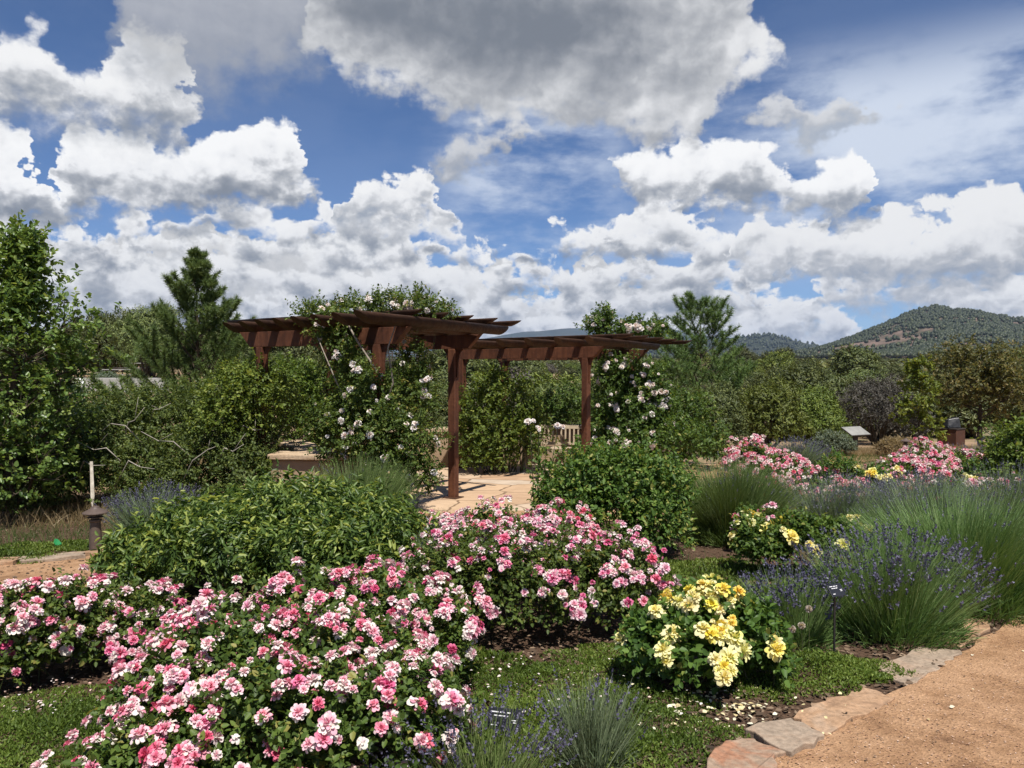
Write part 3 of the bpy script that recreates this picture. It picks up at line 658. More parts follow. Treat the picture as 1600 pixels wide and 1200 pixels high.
def rose_bush(label, loc, lobes, n, flowers, kinds, weights, size, per=(2, 6), cl_spread=.055, n_parts=100, group=None, zlow=-.1, L=.030, Wd=.020, singles=0, name='rose_bush', shrink=.055, **kw):
    t = bush(name, label, 'rose bush', loc, lobes, n, L=L, Wd=Wd, group=group, tip_light=.08, shrink=shrink, **kw)
    P, O = lobe_points(lobes, 1500, .96, zlow); ok = P[:, 2] > .10; P, O = P[ok], O[ok]
    Pc, Oc = clusters(P + O * .02, nrm(O + np.array([0, 0, .45])), flowers, per, cl_spread)
    if singles:
        i = rng.choice(len(P), singles, replace=False); Pc = np.concatenate([Pc, P[i] + O[i] * .02]); Oc = np.concatenate([Oc, nrm(O[i] + np.array([0, 0, .4]) + rng.normal(size=(singles, 3)) * .25)])
    put_blooms(t, Pc, Oc, kinds, weights, size, n_parts=n_parts)
    return t

def lavender(label, loc, rx, ry, h, n, spikes, mat='lav_green', spike_len=.05, lean=(0, 0), group=None, wd=.0042, low=.55, spike_sz=.006, name='lavender', stems_out=1.0, bend=.10):
    """a mound of thin upright stems over a leafy cushion; flower spikes on some of the stem tips"""
    t = thing(name, label, 'lavender', loc, 0, group)
    b = Buf()
    # leafy cushion
    m = int(n * .9); a = rng.uniform(0, 6.28, m); rr = np.sqrt(rng.random(m))
    P = np.stack([np.cos(a) * rr * rx * .80, np.sin(a) * rr * ry * .80, np.zeros(m)], 1); P[:, 2] = h * low * .75 * np.sqrt(np.maximum(0, 1 - rr ** 2)) * rng.uniform(.15, 1.0, m)
    D = nrm(np.stack([np.cos(a) * rr * .9, np.sin(a) * rr * .9, np.full(m, .8)], 1) + rng.normal(size=(m, 3)) * .3)
    add_blades(b, P, D, h * .20 * rng.uniform(.6, 1.3, m), wd * 1.5, np.clip(rng.normal(.38, .2, m), 0, 1), .08, 2)
    # flower stems
    a = rng.uniform(0, 6.28, n); rr = np.sqrt(rng.random(n))
    P = np.stack([np.cos(a) * rr * rx * .52, np.sin(a) * rr * ry * .52, h * .18 * np.sqrt(np.maximum(0, 1 - rr ** 2))], 1)
    D = nrm(np.stack([np.cos(a) * rr * rx / h * .75 * stems_out + lean[0], np.sin(a) * rr * ry / h * .75 * stems_out + lean[1], np.ones(n)], 1) + rng.normal(size=(n, 3)) * np.array([.15, .15, .06]) + .22 * np.sin(np.stack([3 * a + rr * 5, 2 * a + 1 + rr * 4, a * 0], 1)))
    Ls = h * rng.uniform(.58, 1.04, n) * (1 - .10 * rr)
    tips = add_blades(b, P, D, Ls, wd, np.clip(rng.normal(.60, .2, n), 0, 1), bend, 3)
    link('stems', b.data(name + '_stems', M[mat]), t)
    if spikes:
        i = rng.choice(n, spikes, replace=spikes > n); tp, dd = tips[i], nrm(D[i] + np.array([0, 0, -.12]))
        f = Buf()
        for j in range(7):
            q = rand_dirs(spikes); base = tp + dd * spike_len * (j / 6.0 - .25)[..., None] if False else tp + dd * (spike_len * (j / 6.0 - .25))
            add_leaves(f, base, nrm(q + dd * .9), nrm(rng.normal(size=(spikes, 3))), spike_sz * 2.0 * (1.15 - .5 * j / 6), spike_sz * 1.5, np.clip(rng.normal(.45, .25, spikes), 0, 1))
        o = link('flower_spikes', f.data(name + '_flower_spikes', M['lav_flower']), t); tag(o, kind='stuff')
    return t

# ---- trees
def branch_tree(height, n_main, spread, r0, levels=3, lean=(0, 0), first=.25, up=.55, seed=1, n_sub=5):
    """trunk with limbs and twigs; returns the wood buffer and the twig tips with their directions"""
    rs = np.random.default_rng(seed); b = Buf(); tips, dirs = [], []
    pts = [np.array([lean[0] * f * height + rs.normal(0, .012) * height * f, lean[1] * f * height + rs.normal(0, .012) * height * f, f * height]) for f in np.linspace(0, 1, 9)]
    rad = [r0 * (1 - .88 * f) for f in np.linspace(0, 1, 9)]
    mb = MB(); mb.tube(pts, rad, 9)
    def grow(p, d, L, r, lev):
        n = 4; q = p.copy(); dd = d.copy(); path = [q.copy()]
        for i in range(n):
            dd = nrm(dd + rs.normal(size=3) * .16 + np.array([0, 0, .06])); q = q + dd * L / n; path.append(q.copy())
        mb.tube(path, [r * (1 - .7 * i / n) for i in range(n + 1)], 5 if lev > 1 else 4, cap=False)
        if lev <= 0:
            tips.append(q); dirs.append(dd); tips.append(path[2]); dirs.append(dd); return
        for i in range(n_sub):
            j = rs.integers(1, n + 1); nd = nrm(dd * .7 + nrm(rs.normal(size=3)) * .85 + np.array([0, 0, .12]))
            grow(path[j], nd, L * rs.uniform(.45, .65), r * .5, lev - 1)
        tips.append(q); dirs.append(dd)
    for i in range(n_main):
        f = first + (1 - first) * (i + .5) / n_main; k = f * 8; j = min(7, int(k)); p = pts[j] + (pts[j + 1] - pts[j]) * (k - j)
        a = i * 2.4 + rs.normal(0, .3); ln = spread(f) * rs.uniform(.8, 1.15)
        d = nrm(np.array([math.cos(a), math.sin(a), up * rs.uniform(.6, 1.4)]))
        grow(p, d, ln, r0 * .40 * (1 - .6 * f), levels - 1)
    return mb, np.array(tips), np.array(dirs)

def leafy_tree(name, label, loc, height, n_main, spread, r0, mat, k=6, twig=.14, L=.07, Wd=.05, per_tip=6, jitter=.16, bark='bark', levels=3, group=None, cat='tree', seed=1, first=.25, up=.55, n_sub=5, lean=(0, 0), **kw):
    t = thing(name, label, cat, loc, 0, group)
    mb, tips, dirs = branch_tree(height, n_main, spread, r0, levels, lean, first, up, seed, n_sub)
    mb.build('trunk', M[bark], t, smooth=True)
    P = np.repeat(tips, per_tip, 0) + rng.normal(size=(len(tips) * per_tip, 3)) * jitter; O = nrm(np.repeat(dirs, per_tip, 0) + rng.normal(size=(len(tips) * per_tip, 3)) * .5)
    buf = Buf(); add_sprays(buf, None, P, O, k, twig, L, Wd, **kw); link('crown', buf.data(name + '_crown', M[mat]), t)
    return t

def pine_tree(name, label, loc, height, r_base, r0, whorls, per, needle=.10, tuft=26, seed=3, group=None, dens=1.0, top=.06, wneed=.006, power=.8, drop=.0, low=.12):
    """a young pine: whorls of rising branches clothed in bottle-brush needles"""
    rs = np.random.default_rng(seed); t = thing(name, label, 'pine tree', loc, 0, group)
    mb = MB(); tr = [np.array([rs.normal(0, .008) * height * f, rs.normal(0, .008) * height * f, f * height]) for f in np.linspace(0, 1, 10)]
    mb.tube(tr, [r0 * (1 - .9 * f) for f in np.linspace(0, 1, 10)], 9)
    A, D = [], []
    def shoot(p, d, L):
        m = max(3, int(L / .035 * dens))
        for i in range(m):
            f = i / m; A.append(p + d * L * f); D.append(d)
    for w in range(whorls):
        f = low + (1 - low - top) * (w / (whorls - 1)) ** .92; p0 = tr[min(8, int(f * 9))] + (tr[min(9, int(f * 9) + 1)] - tr[min(8, int(f * 9))]) * (f * 9 - int(f * 9))
        Lb = r_base * (1 - f) ** power + .14
        for b in range(per):
            a = 2 * math.pi * b / per + w * .8 + rs.normal(0, .22); rise = .30 + .75 * f + rs.normal(0, .12) - drop
            d = nrm(np.array([math.cos(a), math.sin(a), rise])); L = Lb * rs.uniform(.65, 1.12); path = [p0]; dd = d
            for i in range(5):
                dd = nrm(dd + np.array([0, 0, .11]) + rs.normal(size=3) * .07); path.append(path[-1] + dd * L / 5)
            mb.tube(path, [r0 * .28 * (1 - f * .7) * (1 - .8 * i / 5) for i in range(6)], 5, cap=False)
            for i in range(2, 5):
                for sgn in (-1, 1):
                    if rs.random() < .85:
                        s = nrm(np.cross(dd, [0, 0, 1])) * sgn; sd = nrm(dd * .8 + s * rs.uniform(.5, .9) + np.array([0, 0, .25])); sl = L * rs.uniform(.18, .34)
                        mb.tube([path[i], path[i] + sd * sl], [r0 * .07, r0 * .03], 4, cap=False); shoot(path[i] + sd * sl * .25, sd, sl * .85)
            shoot(path[3], nrm(path[4] - path[3]), L / 5); shoot(path[4], nrm(path[5] - path[4]), L / 5 + .05)
    shoot(tr[8], np.array([0, 0, 1.0]), height * .14)
    mb.build('trunk', M['needle_bark'], t, smooth=True)
    A, D = np.array(A), np.array(D); n = len(A) * tuft; P = np.repeat(A, tuft, 0); T = np.repeat(D, tuft, 0)
    d = nrm(T * .75 + rand_dirs(n) * .9); buf = Buf()
    add_blades(buf, P, d, needle * rng.uniform(.7, 1.2, n), wneed, np.clip(np.repeat(rng.normal(.45, .18, len(A)), tuft) + rng.normal(0, .12, n), 0, 1), .02, 1)
    link('crown', buf.data(name + '_crown', M['pine_needle']), t)
    return t

def clump_crown(lobes, n, leaf, wd, k, twig, inner=.55, zmin=-.55, rough=.16, **kw):
    P, O = lobe_points(lobes, n, inner, zmin, rough); b = Buf(); add_sprays(b, None, P, O, k, twig, leaf, wd, **kw); return b

def round_crown(h, w, seed, n_lobes=9):
    """lobes of a rounded juniper or pinyon crown that reaches near the ground"""
    rs = np.random.default_rng(seed); L = []
    for i in range(n_lobes):
        a = i * 2.4 + rs.normal(0, .3); z = h * (.26 + .56 * (i + .5) / n_lobes); q = w * (.30 if z < .6 * h else .17) * rs.uniform(.7, 1.25)
        s = w * rs.uniform(.22, .31) * (1.0 if z < .6 * h else .8)
        L.append((math.cos(a) * q, math.sin(a) * q, z, s, s, s * rs.uniform(.75, 1.0)))
    L.append((0, 0, h * .50, w * .34, w * .34, h * .34)); return L

def scrub_tree(name, label, loc, h, w, mat, n=2500, k=5, leaf=.12, wd=.05, twig=.2, seed=1, group=None, cat='tree', bark='bark', n_lobes=9, lobes=None, trunk_r=None, **kw):
    t = thing(name, label, cat, loc, 0, group); L = lobes or round_crown(h, w, seed, n_lobes)
    kw.setdefault('rnd', .6); kw.setdefault('tint_sd', .2); kw.setdefault('along', .2); kw.setdefault('n_out', 1.5); kw.setdefault('nrm_up', .35)
    link('crown', clump_crown(L, n, leaf, wd, k, twig, **kw).data(name + '_crown', M[mat]), t)
    rs = np.random.default_rng(seed); mb = MB(); r = trunk_r or .05 * w / 2 + .03
    for i, l in enumerate(L):
        b = np.array([rs.normal(0, r), rs.normal(0, r), -.1]); e = np.array(l[:3]) + np.array([0, 0, l[5] * .3]); m = b * .5 + e * .5 + rs.normal(size=3) * .06 * w; m[2] = e[2] * .55
        mb.tube([b, m, e], [r * .8, r * .5, r * .15], 6, cap=False)
    mb.build('trunk', M[bark], t, smooth=True)
    return t

# ================================================================ the ground
_RY = np.array([-60, 3.1, 11, 12, 17, 27, 60, 120, 300, 600, 1300, 2200, 5000, 16000], float)
_RZ = np.array([.50, .45, .0, .0, .0, -.7, -2.2, -1.5, 3.5, 9, 22, 30, 36, 40], float)
_LY = np.array([-60, 3.1, 11, 14, 20, 45, 100, 300, 600, 1300, 2200, 5000, 16000], float)
_LZ = np.array([.50, .45, .0, .0, .2, 1.4, 3.0, 7, 12, 24, 30, 36, 40], float)
def ground_z(x, y):
    x = np.asarray(x, float); y = np.asarray(y, float)
    q = np.clip((-x / np.maximum(np.abs(y), 1.0) - .14) / .16, 0, 1); q = q * q * (3 - 2 * q)
    return np.interp(y, _RY, _RZ) * (1 - q) + np.interp(y, _LY, _LZ) * q
def gz(x, y): return float(ground_z(x, y))
def X(px, y): return (px - 800) / 1200 * y           # sideways distance of a bearing at depth y

rs_ = np.concatenate([[0.0], .35 * 1.042 ** np.arange(258)]); na = 300
an = np.linspace(-math.pi, math.pi, na, endpoint=False)
rr_, aa_ = np.meshgrid(rs_, an, indexing='ij'); gx, gy = rr_ * np.sin(aa_), rr_ * np.cos(aa_)
Vg = np.stack([gx, gy, ground_z(gx, gy)], -1).reshape(-1, 3)
ii, jj = np.meshgrid(np.arange(len(rs_) - 1), np.arange(na), indexing='ij'); j2 = (jj + 1) % na
Qg = np.stack([ii * na + jj, ii * na + j2, (ii + 1) * na + j2, (ii + 1) * na + jj], -1).reshape(-1, 4)
tag(link('ground', mesh_np('ground', Vg, Qg[:, ::-1], None, M['soil'], smooth=True)), kind='structure')

def strip(name, A, B, mat, lift=.012, n=160, m=30):
    """a sheet between two edge lines that follows the ground"""
    def samp(P):
        P = np.asarray(P, float); s = np.r_[0, np.cumsum(np.linalg.norm(np.diff(P, axis=0), axis=1))]; q = np.linspace(0, s[-1], n)
        c = np.stack([np.interp(q, s, P[:, 0]), np.interp(q, s, P[:, 1])], 1)
        for _ in range(3): c[1:-1] = (c[:-2] + 2 * c[1:-1] + c[2:]) / 4
        return c
    a, b = samp(A), samp(B); q = np.arange(n); a = a + np.stack([np.sin(q * 1.3) * np.sin(q * .37 + 1), np.sin(q * .9 + 2) * np.cos(q * .53)], 1) * .022; t = np.linspace(0, 1, m)[None, :, None]
    P = a[:, None] * (1 - t) + b[:, None] * t; z = ground_z(P[..., 0], P[..., 1]) + lift
    V = np.concatenate([P, z[..., None]], -1).reshape(-1, 3); i, j = np.meshgrid(np.arange(n - 1), np.arange(m - 1), indexing='ij')
    Q = np.stack([i * m + j, (i + 1) * m + j, (i + 1) * m + j + 1, i * m + j + 1], -1).reshape(-1, 4)
    return tag(link(name, mesh_np(name, V, Q, None, mat, smooth=True)), kind='structure')
PATH_EDGE = [(-5, 1.0), (-.6, 1.5), (.4, 2.1), (.80, 2.85), (1.02, 3.12), (1.36, 3.38), (1.80, 3.74), (2.45, 4.36), (3.45, 5.25), (5, 6.5), (7, 7.9), (11, 10)]
strip('path', PATH_EDGE, [(-5, -4), (-1, -5), (2, -5), (5, -4), (7, -2), (8, 0), (9, 1), (10, 2), (11, 3.2), (12, 4.6), (14, 6), (17, 8)], M['path'])
strip('path', [(-9, 4.1), (-6, 4.8), (-3.84, 5.70), (-3.3, 6.4), (-2.8, 7.5), (-2.4, 9), (-1.2, 10.2), (3, 10.2)], [(-9, 6.3), (-6.5, 6.8), (-4.8, 7.2), (-4.2, 7.65), (-3.9, 8.3), (-3.4, 9.4), (-3, 11.1), (3, 11.3)], M['path'])
strip('path', [(3.5, 14.4), (6.5, 15.8), (9.0, 18.6), (12.5, 22.0), (18, 26)], [(3.5, 16.4), (6.0, 17.3), (8.5, 20.6), (12, 24), (17, 29)], M['path'])

# patio slab with flagstone paving
PATIO = [(-3.0, 11.2), (-1.6, 10.9), (.6, 11.3), (2.2, 12.4), (3.0, 14.2), (2.2, 16.2), (1.0, 17.0), (-.6, 16.5), (-2.4, 15.7), (-3.4, 14.4)]
pm = MB(); pm.prism(PATIO, -.10, .018); tag(pm.build('patio', M['flagstone'], bevel=.01), kind='structure')

# ---------------------------------------------------------------- hills
def ridge(name, mat, dist, front, prof, rough, seed, back=.6, n=260, m=60, az0=-50, az1=50):
    """a range of hills: its crest height (m above eye) follows prof along the bearing, falling to the plain in front and behind"""
    rs = np.random.default_rng(seed); az = np.linspace(az0, az1, n); r = np.concatenate([np.linspace(front, dist, m), np.linspace(dist, dist * (1 + back), 14)[1:]])
    A, Rr = np.meshgrid(np.radians(az), r, indexing='ij'); crest = np.interp(az, [p[0] for p in prof], [p[1] for p in prof])[:, None]
    f = np.clip((Rr - front) / (dist - front), 0, 1); up = f ** 1.25; dn = np.where(Rr > dist, np.clip(1 - (Rr - dist) / (dist * back), 0, 1), 1)
    x, y = Rr * np.sin(A), Rr * np.cos(A); nz = 0
    for k in range(1, 7):
        w = 2 * math.pi * 2.0 ** k / (dist * 1.1); a, b, c = rs.uniform(0, 6.28, 3); th = rs.uniform(0, 3.14)
        nz = nz + np.sin((x * math.cos(th) + y * math.sin(th)) * w + a) * np.sin((x * -math.sin(th) + y * math.cos(th)) * w * 1.2 + b) / 1.75 ** k
    z = 24 + (crest - 24) * up * dn + nz * rough * np.clip(f * 2, 0, 1) * np.clip(1.25 - f * .95, .22, 1)
    V = np.stack([x, y, z], -1).reshape(-1, 3); c = len(r); i, j = np.meshgrid(np.arange(n - 1), np.arange(c - 1), indexing='ij')
    Q = np.stack([i * c + j, (i + 1) * c + j, (i + 1) * c + j + 1, i * c + j + 1], -1).reshape(-1, 4)
    o = tag(link(name, mesh_np(name, V, Q, None, mat, smooth=True)), kind='structure'); return o, (x, y, z)
def prof(pts, dist, base=580):
    return [(math.degrees(math.atan((px - 800) / 1200)), (base - py) / 1200 * dist * math.cos(math.atan((px - 800) / 1200)) + E_Z) for px, py in pts]
_m, MT = ridge('mountain', M['mountain'], 2600, 1350, prof([(900, 590), (1200, 572), (1270, 552), (1295, 541), (1330, 527), (1380, 505), (1415, 489), (1440, 481), (1462, 476), (1485, 481), (1520, 484), (1560, 492), (1600, 498), (1700, 500), (1900, 520), (2300, 560)], 2600), 26, 5, az0=2, az1=58, n=420, m=120)
_m, HT = ridge('hills', M['range'], 5200, 3300, prof([(700, 560), (900, 548), (1060, 538), (1130, 529), (1180, 523), (1205, 523), (1240, 532), (1290, 544), (1400, 556), (1800, 570)], 5200), 40, 9, az0=-12, az1=40, n=260, m=60)
_m, _ = ridge('far_hills', M['range'], 11500, 8500, prof([(-800, 562), (300, 552), (600, 540), (740, 532), (790, 524), (820, 520), (845, 519), (880, 515), (910, 514), (950, 520), (1000, 512), (1030, 510), (1080, 520), (1140, 530), (1250, 542), (1900, 560)], 11500), 60, 13, az0=-45, az1=45)

def speckle(name, XYZ, n, size, seed, mat, pred=None):
    """the wood on a far slope, one low bushy clump per tree"""
    rs = np.random.default_rng(seed); x, y, z = XYZ; a = rs.integers(0, x.shape[0] - 1, n); b = rs.integers(0, x.shape[1] - 14, n); fu, fv = rs.random(n), rs.random(n)
    def bl(q): return (q[a, b] * (1 - fu) * (1 - fv) + q[a + 1, b] * fu * (1 - fv) + q[a, b + 1] * (1 - fu) * fv + q[a + 1, b + 1] * fu * fv)
    P = np.stack([bl(x), bl(y), bl(z)], 1)
    k = np.sin(P[:, 0] * .011 + 1.3 * np.sin(P[:, 1] * .006)) * np.sin(P[:, 1] * .008 + 1.1 * np.sin(P[:, 2] * .03)) + .5 * np.sin(P[:, 0] * .04) * np.sin(P[:, 1] * .033)
    P = P[rs.random(n) < np.clip(.62 - .75 * k, .03, 1)]; return P, rs
def far_trees(name, P, rs, size, mat, tall=1.0):
    n = len(P); u = 6; s = size * rs.uniform(.45, 1.5, n); rings = ((0.0, -.15), (1.0, .25), (.80, .75 * tall), (0.0, 1.15 * tall)); V = np.empty((n, 2 * u + 2, 3)); ph = rs.uniform(0, 6.28, n)
    V[:, 0] = P + np.stack([0 * s, 0 * s, rings[0][1] * s], 1); V[:, -1] = P + np.stack([0 * s, 0 * s, rings[3][1] * s], 1)
    for r in (1, 2):
        for k in range(u):
            a = ph + k * 2 * math.pi / u + rs.normal(0, .2, n); q = s * rings[r][0] * rs.uniform(.7, 1.2, n) * .62
            V[:, 1 + (r - 1) * u + k] = P + np.stack([np.cos(a) * q, np.sin(a) * q, s * rings[r][1] * rs.uniform(.8, 1.2, n)], 1)
    m = 2 * u + 2; i = np.arange(n)[:, None] * m; T, Q = [], []
    for k in range(u):
        k2 = (k + 1) % u; T += [i + np.array([0, 1 + k2, 1 + k]), i + np.array([m - 1, 1 + u + k, 1 + u + k2])]; Q.append(i + np.array([1 + k, 1 + k2, 1 + u + k2, 1 + u + k]))
    me = mesh_np(name, V.reshape(-1, 3), np.concatenate(Q), np.concatenate(T), mat, np.repeat(np.clip(rs.normal(.4, .25, n), 0, 1), m))
    return tag(link(name, me), kind='stuff')
P, rs = speckle('mountain_trees', MT, 42000, 5, 21, M['juniper_leaf']); far_trees('mountain_trees', P, rs, 6.0, M['far_juniper'])
P, rs = speckle('hill_trees', HT, 14000, 6, 23, M['juniper_leaf']); far_trees('hill_trees', P, rs, 11.0, M['far_juniper'], 1.3)
# the woodland that fills the valley between the garden and the mountain
rs = np.random.default_rng(31); n = 4800; a = np.radians(rs.uniform(-46, 46, n)); d = np.exp(rs.uniform(math.log(215), math.log(2300), n)); P = np.stack([d * np.sin(a), d * np.cos(a)], 1)
P = np.concatenate([P, ground_z(P[:, 0], P[:, 1])[:, None]], 1)
k = 34; h = 3.2 * rs.uniform(.6, 1.3, n); kinds_ = rs.normal(.40, .26, n); b = Buf(); dd = rs.normal(size=(n, k, 3)); dd /= np.linalg.norm(dd, axis=2, keepdims=True); dd[..., 2] = np.abs(dd[..., 2]) * .9 + .05
Pq = (P[:, None] + dd * (h * rs.uniform(.75, 1.05, n))[:, None, None] * rs.uniform(.55, 1.0, (n, k, 1)) * np.array([.85, .85, 1.0])).reshape(-1, 3)
add_leaves(b, Pq, nrm(np.cross(dd.reshape(-1, 3), rs.normal(size=(n * k, 3)))), nrm(dd.reshape(-1, 3) + np.array([0, 0, .25]) + rs.normal(size=(n * k, 3)) * .25), 1.3 * rs.uniform(.6, 1.3, n * k), .95, np.clip(np.repeat(kinds_, k) + rs.normal(0, .10, n * k), 0, 1))
tag(link('valley_woodland', b.data('valley_woodland', M['juniper_leaf'])), kind='stuff')

# ================================================================ pergolas
def slant_tube(mb, p0, p1, r, k0=1.1, k1=1.1, n=18):
    """a pipe whose two ends are cut on a slant, the upper edge the longer"""
    p0, p1 = Vector(p0), Vector(p1); d, u, w = mb.frame(p1 - p0); vs = []
    if w.z < 0: w = -w
    for p, k, s in ((p0, k0, -1), (p1, k1, 1)):
        for i in range(n):
            a = 2 * math.pi * i / n; vs.append(p + u * math.cos(a) * r + w * math.sin(a) * r + d * s * k * r * (math.sin(a) - .2) * 1.6)
    fs = [(i, (i + 1) % n, n + (i + 1) % n, n + i) for i in range(n)] + [tuple(range(n - 1, -1, -1)), tuple(range(n, 2 * n))]
    mb.add(vs, fs)
def sides_smooth(o):
    for p in o.data.polygons: p.use_smooth = len(p.vertices) == 4
def plate_beam(mb, p0, p1, z0, z1, th, cut0=.22, cut1=.22):
    """a deep steel beam; its ends are cut back below"""
    p0, p1 = Vector((*p0, 0)), Vector((*p1, 0)); d = (p1 - p0).normalized(); nn = Vector((-d.y, d.x, 0)) * th / 2
    prof_ = [(p0 + d * cut0, z0), (p1 - d * cut1, z0), (p1, z1), (p0, z1)]
    vs = [Vector((q.x, q.y, z)) - nn for q, z in prof_] + [Vector((q.x, q.y, z)) + nn for q, z in prof_]
    mb.add(vs, [(3, 2, 1, 0), (4, 5, 6, 7)] + [(i, (i + 1) % 4, 4 + (i + 1) % 4, 4 + i) for i in range(4)])
def pergola(label, posts, zb, zt, beam_ext, rafters, purlins, r_raft, r_purl, pw=.17):
    """posts: near-left, near-right, far-left, far-right; rafters cross the two beams, thin purlins lie across the rafters"""
    t = thing('pergola', label, 'pergola', (0, 0, 0), 0)
    nl, nr, fl, fr = [Vector((*p, 0)) for p in posts]
    for a, b in ((nl, nr), (fl, fr)):
        d = (b - a).normalized(); mb = MB(); plate_beam(mb, (a - d * beam_ext[0]).xy, (b + d * beam_ext[1]).xy, E_Z + zb, E_Z + zt, .10); mb.build('beam', M['rust'], t, bevel=.004)
        for p in (a, b):
            rz = math.atan2(d.y, d.x); mb = MB(); mb.box((p.x, p.y, (E_Z + zb) / 2 - .03), (pw, pw, E_Z + zb + .06 - .008), rz); mb.build('post', M['rust'], t, bevel=.006)
            mb = MB(); mb.box((p.x, p.y, .022), (pw + .12, pw + .12, .02), rz); mb.build('base_plate', M['dark_rust'], t)
            for s in (-1, 1):
                o = p + d * s * (pw / 2 + .002); top = E_Z + zb - .003; pts = [(0, top), (.115, top)] + [(.115 - .095 * math.sin(q * math.pi / 12), top - .42 * (1 - math.cos(q * math.pi / 12)) - .02) for q in range(0, 7)] + [(0, top - .46)]
                pts = [pts[0]] + [pts[-1]] + pts[2:-1][::-1] + [pts[1]]
                nn = Vector((-d.y, d.x, 0)) * .012; m = len(pts); mb = MB()
                vs = [Vector((o.x, o.y, 0)) + d * s * q + Vector((0, 0, z)) - nn for q, z in pts] + [Vector((o.x, o.y, 0)) + d * s * q + Vector((0, 0, z)) + nn for q, z in pts]
                mb.add(vs, [tuple(range(m)), tuple(range(2 * m - 1, m - 1, -1))] + [(i, m + i, m + (i + 1) % m, (i + 1) % m) for i in range(m)]); mb.build('bracket', M['rust'], t)
    zr = E_Z + zt + r_raft * .96
    for p0, p1 in rafters:
        mb = MB(); slant_tube(mb, (*p0, zr), (*p1, zr), r_raft); sides_smooth(mb.build('rafter', M['dark_rust'], t))
    zp = zr + r_raft + r_purl * .96
    for p0, p1 in purlins:
        mb = MB(); slant_tube(mb, (*p0, zp), (*p1, zp), r_purl, 1.4, 1.4, 10); sides_smooth(mb.build('purlin', M['dark_rust'], t))
    return t
def lerp(a, b, f): return (a[0] + (b[0] - a[0]) * f, a[1] + (b[1] - a[1]) * f)
# the near pergola, over the front of the patio
A_ = (-.866, .5); B_ = (.46, .888)
near0, near1 = (-4.20, 11.42), (-1.80, 9.14)
raf = [(lerp(near0, near1, i / 7), (lerp(near0, near1, i / 7)[0] + 3.55 * .47, lerp(near0, near1, i / 7)[1] + 3.55 * .883)) for i in range(8)]
pr = [(-1.24, 10.05), (-.93, 10.6), (-.62, 11.15), (-.28, 11.7), (.08, 12.3)]
pur = [((p[0] - 3.9 * .83, p[1] + 3.9 * .557), p) for p in pr]
pergola('rusty steel pergola nearer the camera, its tubes topped by a green climbing rose', [(-3.66, 11.25), (-1.76, 10.15), (-3.22, 13.6), (-.94, 12.3)], .355, .575, (.42, .52), raf, pur, .075, .046, .125)
# the far pergola, over the bench
n0, n1 = (-1.75, 15.0), (1.30, 12.95)
raf = [(lerp(n0, n1, i / 6), (lerp(n0, n1, i / 6)[0] + 3.9 * .46, lerp(n0, n1, i / 6)[1] + 3.9 * .888)) for i in range(7)]
pr = [(2.10, 13.6), (2.50, 14.35), (2.93, 15.1), (3.35, 15.85), (3.83, 16.6)]
pur = [((p[0] - 4.6 * .78, p[1] + 4.6 * .626), p) for p in pr]
pergola('rusty steel pergola farther back over the wooden bench', [(-1.05, 16.2), (1.36, 14.1), (-.18, 18.3), (2.52, 16.2)], .25, .45, (.35, .40), raf, pur, .07, .042, .122)

# ---------------------------------------------------------------- adobe walls with stone caps
def wall(name, label, line, h, th=.30, cap=.075, over=.06):
    t = thing(name, label, 'wall', (line[0][0], line[0][1], 0))
    P = [Vector((x, y)) for x, y in line]; off = []
    for i, p in enumerate(P):
        d = (P[min(i + 1, len(P) - 1)] - P[max(i - 1, 0)]).normalized(); off.append(Vector((-d.y, d.x)))
    o = Vector(line[0])
    def outline(w): return [(p + n_ * w - o) for p, n_ in zip(P, off)] + [(p - n_ * w - o) for p, n_ in zip(P[::-1], off[::-1])]
    mb = MB(); mb.prism([tuple(q) for q in outline(th / 2)][::-1], -.15, h - cap); mb.build('wall_body', M['stucco'], t, bevel=.03)
    # cap of separate flat stones
    mb = MB(); rs = random.Random(len(label))
    for i in range(len(P) - 1):
        k = max(1, int((P[i + 1] - P[i]).length / .75)); 
        for j in range(k):
            a = P[i].lerp(P[i + 1], j / k + .006); b = P[i].lerp(P[i + 1], (j + 1) / k - .006); na = off[i].lerp(off[i + 1], j / k); nb = off[i].lerp(off[i + 1], (j + 1) / k)
            w = th / 2 + over + rs.uniform(-.015, .03); z = h - cap + .002 + rs.uniform(0, .012)
            q = [a + na * w, b + nb * (w + rs.uniform(-.02, .02)), b - nb * w, a - na * (w + rs.uniform(-.02, .02))]
            mb.prism([tuple(v - o) for v in q][::-1], z, z + cap)
    mb.build('cap', M['cap_stone'], t, bevel=.012)
    return t
wall('adobe_wall', 'low adobe wall with thick stone cap in front of the left pergola posts', [(-3.36, 10.78), (-2.7, 10.74), (-1.98, 10.74)], .90, .32)
wall('adobe_wall', 'short adobe wall with stone cap running back beneath the near pergola', [(-2.80, 11.12), (-3.5, 12.35), (-4.25, 13.6)], .90, .32)
wall('adobe_wall', 'curved adobe wall at the back of the patio behind the bench', [(-4.6, 14.0), (-3.4, 15.3), (-2.4, 15.95), (-.7, 16.75), (.6, 17.15), (1.7, 17.2), (2.6, 16.6), (3.1, 15.6)], .83, .30)

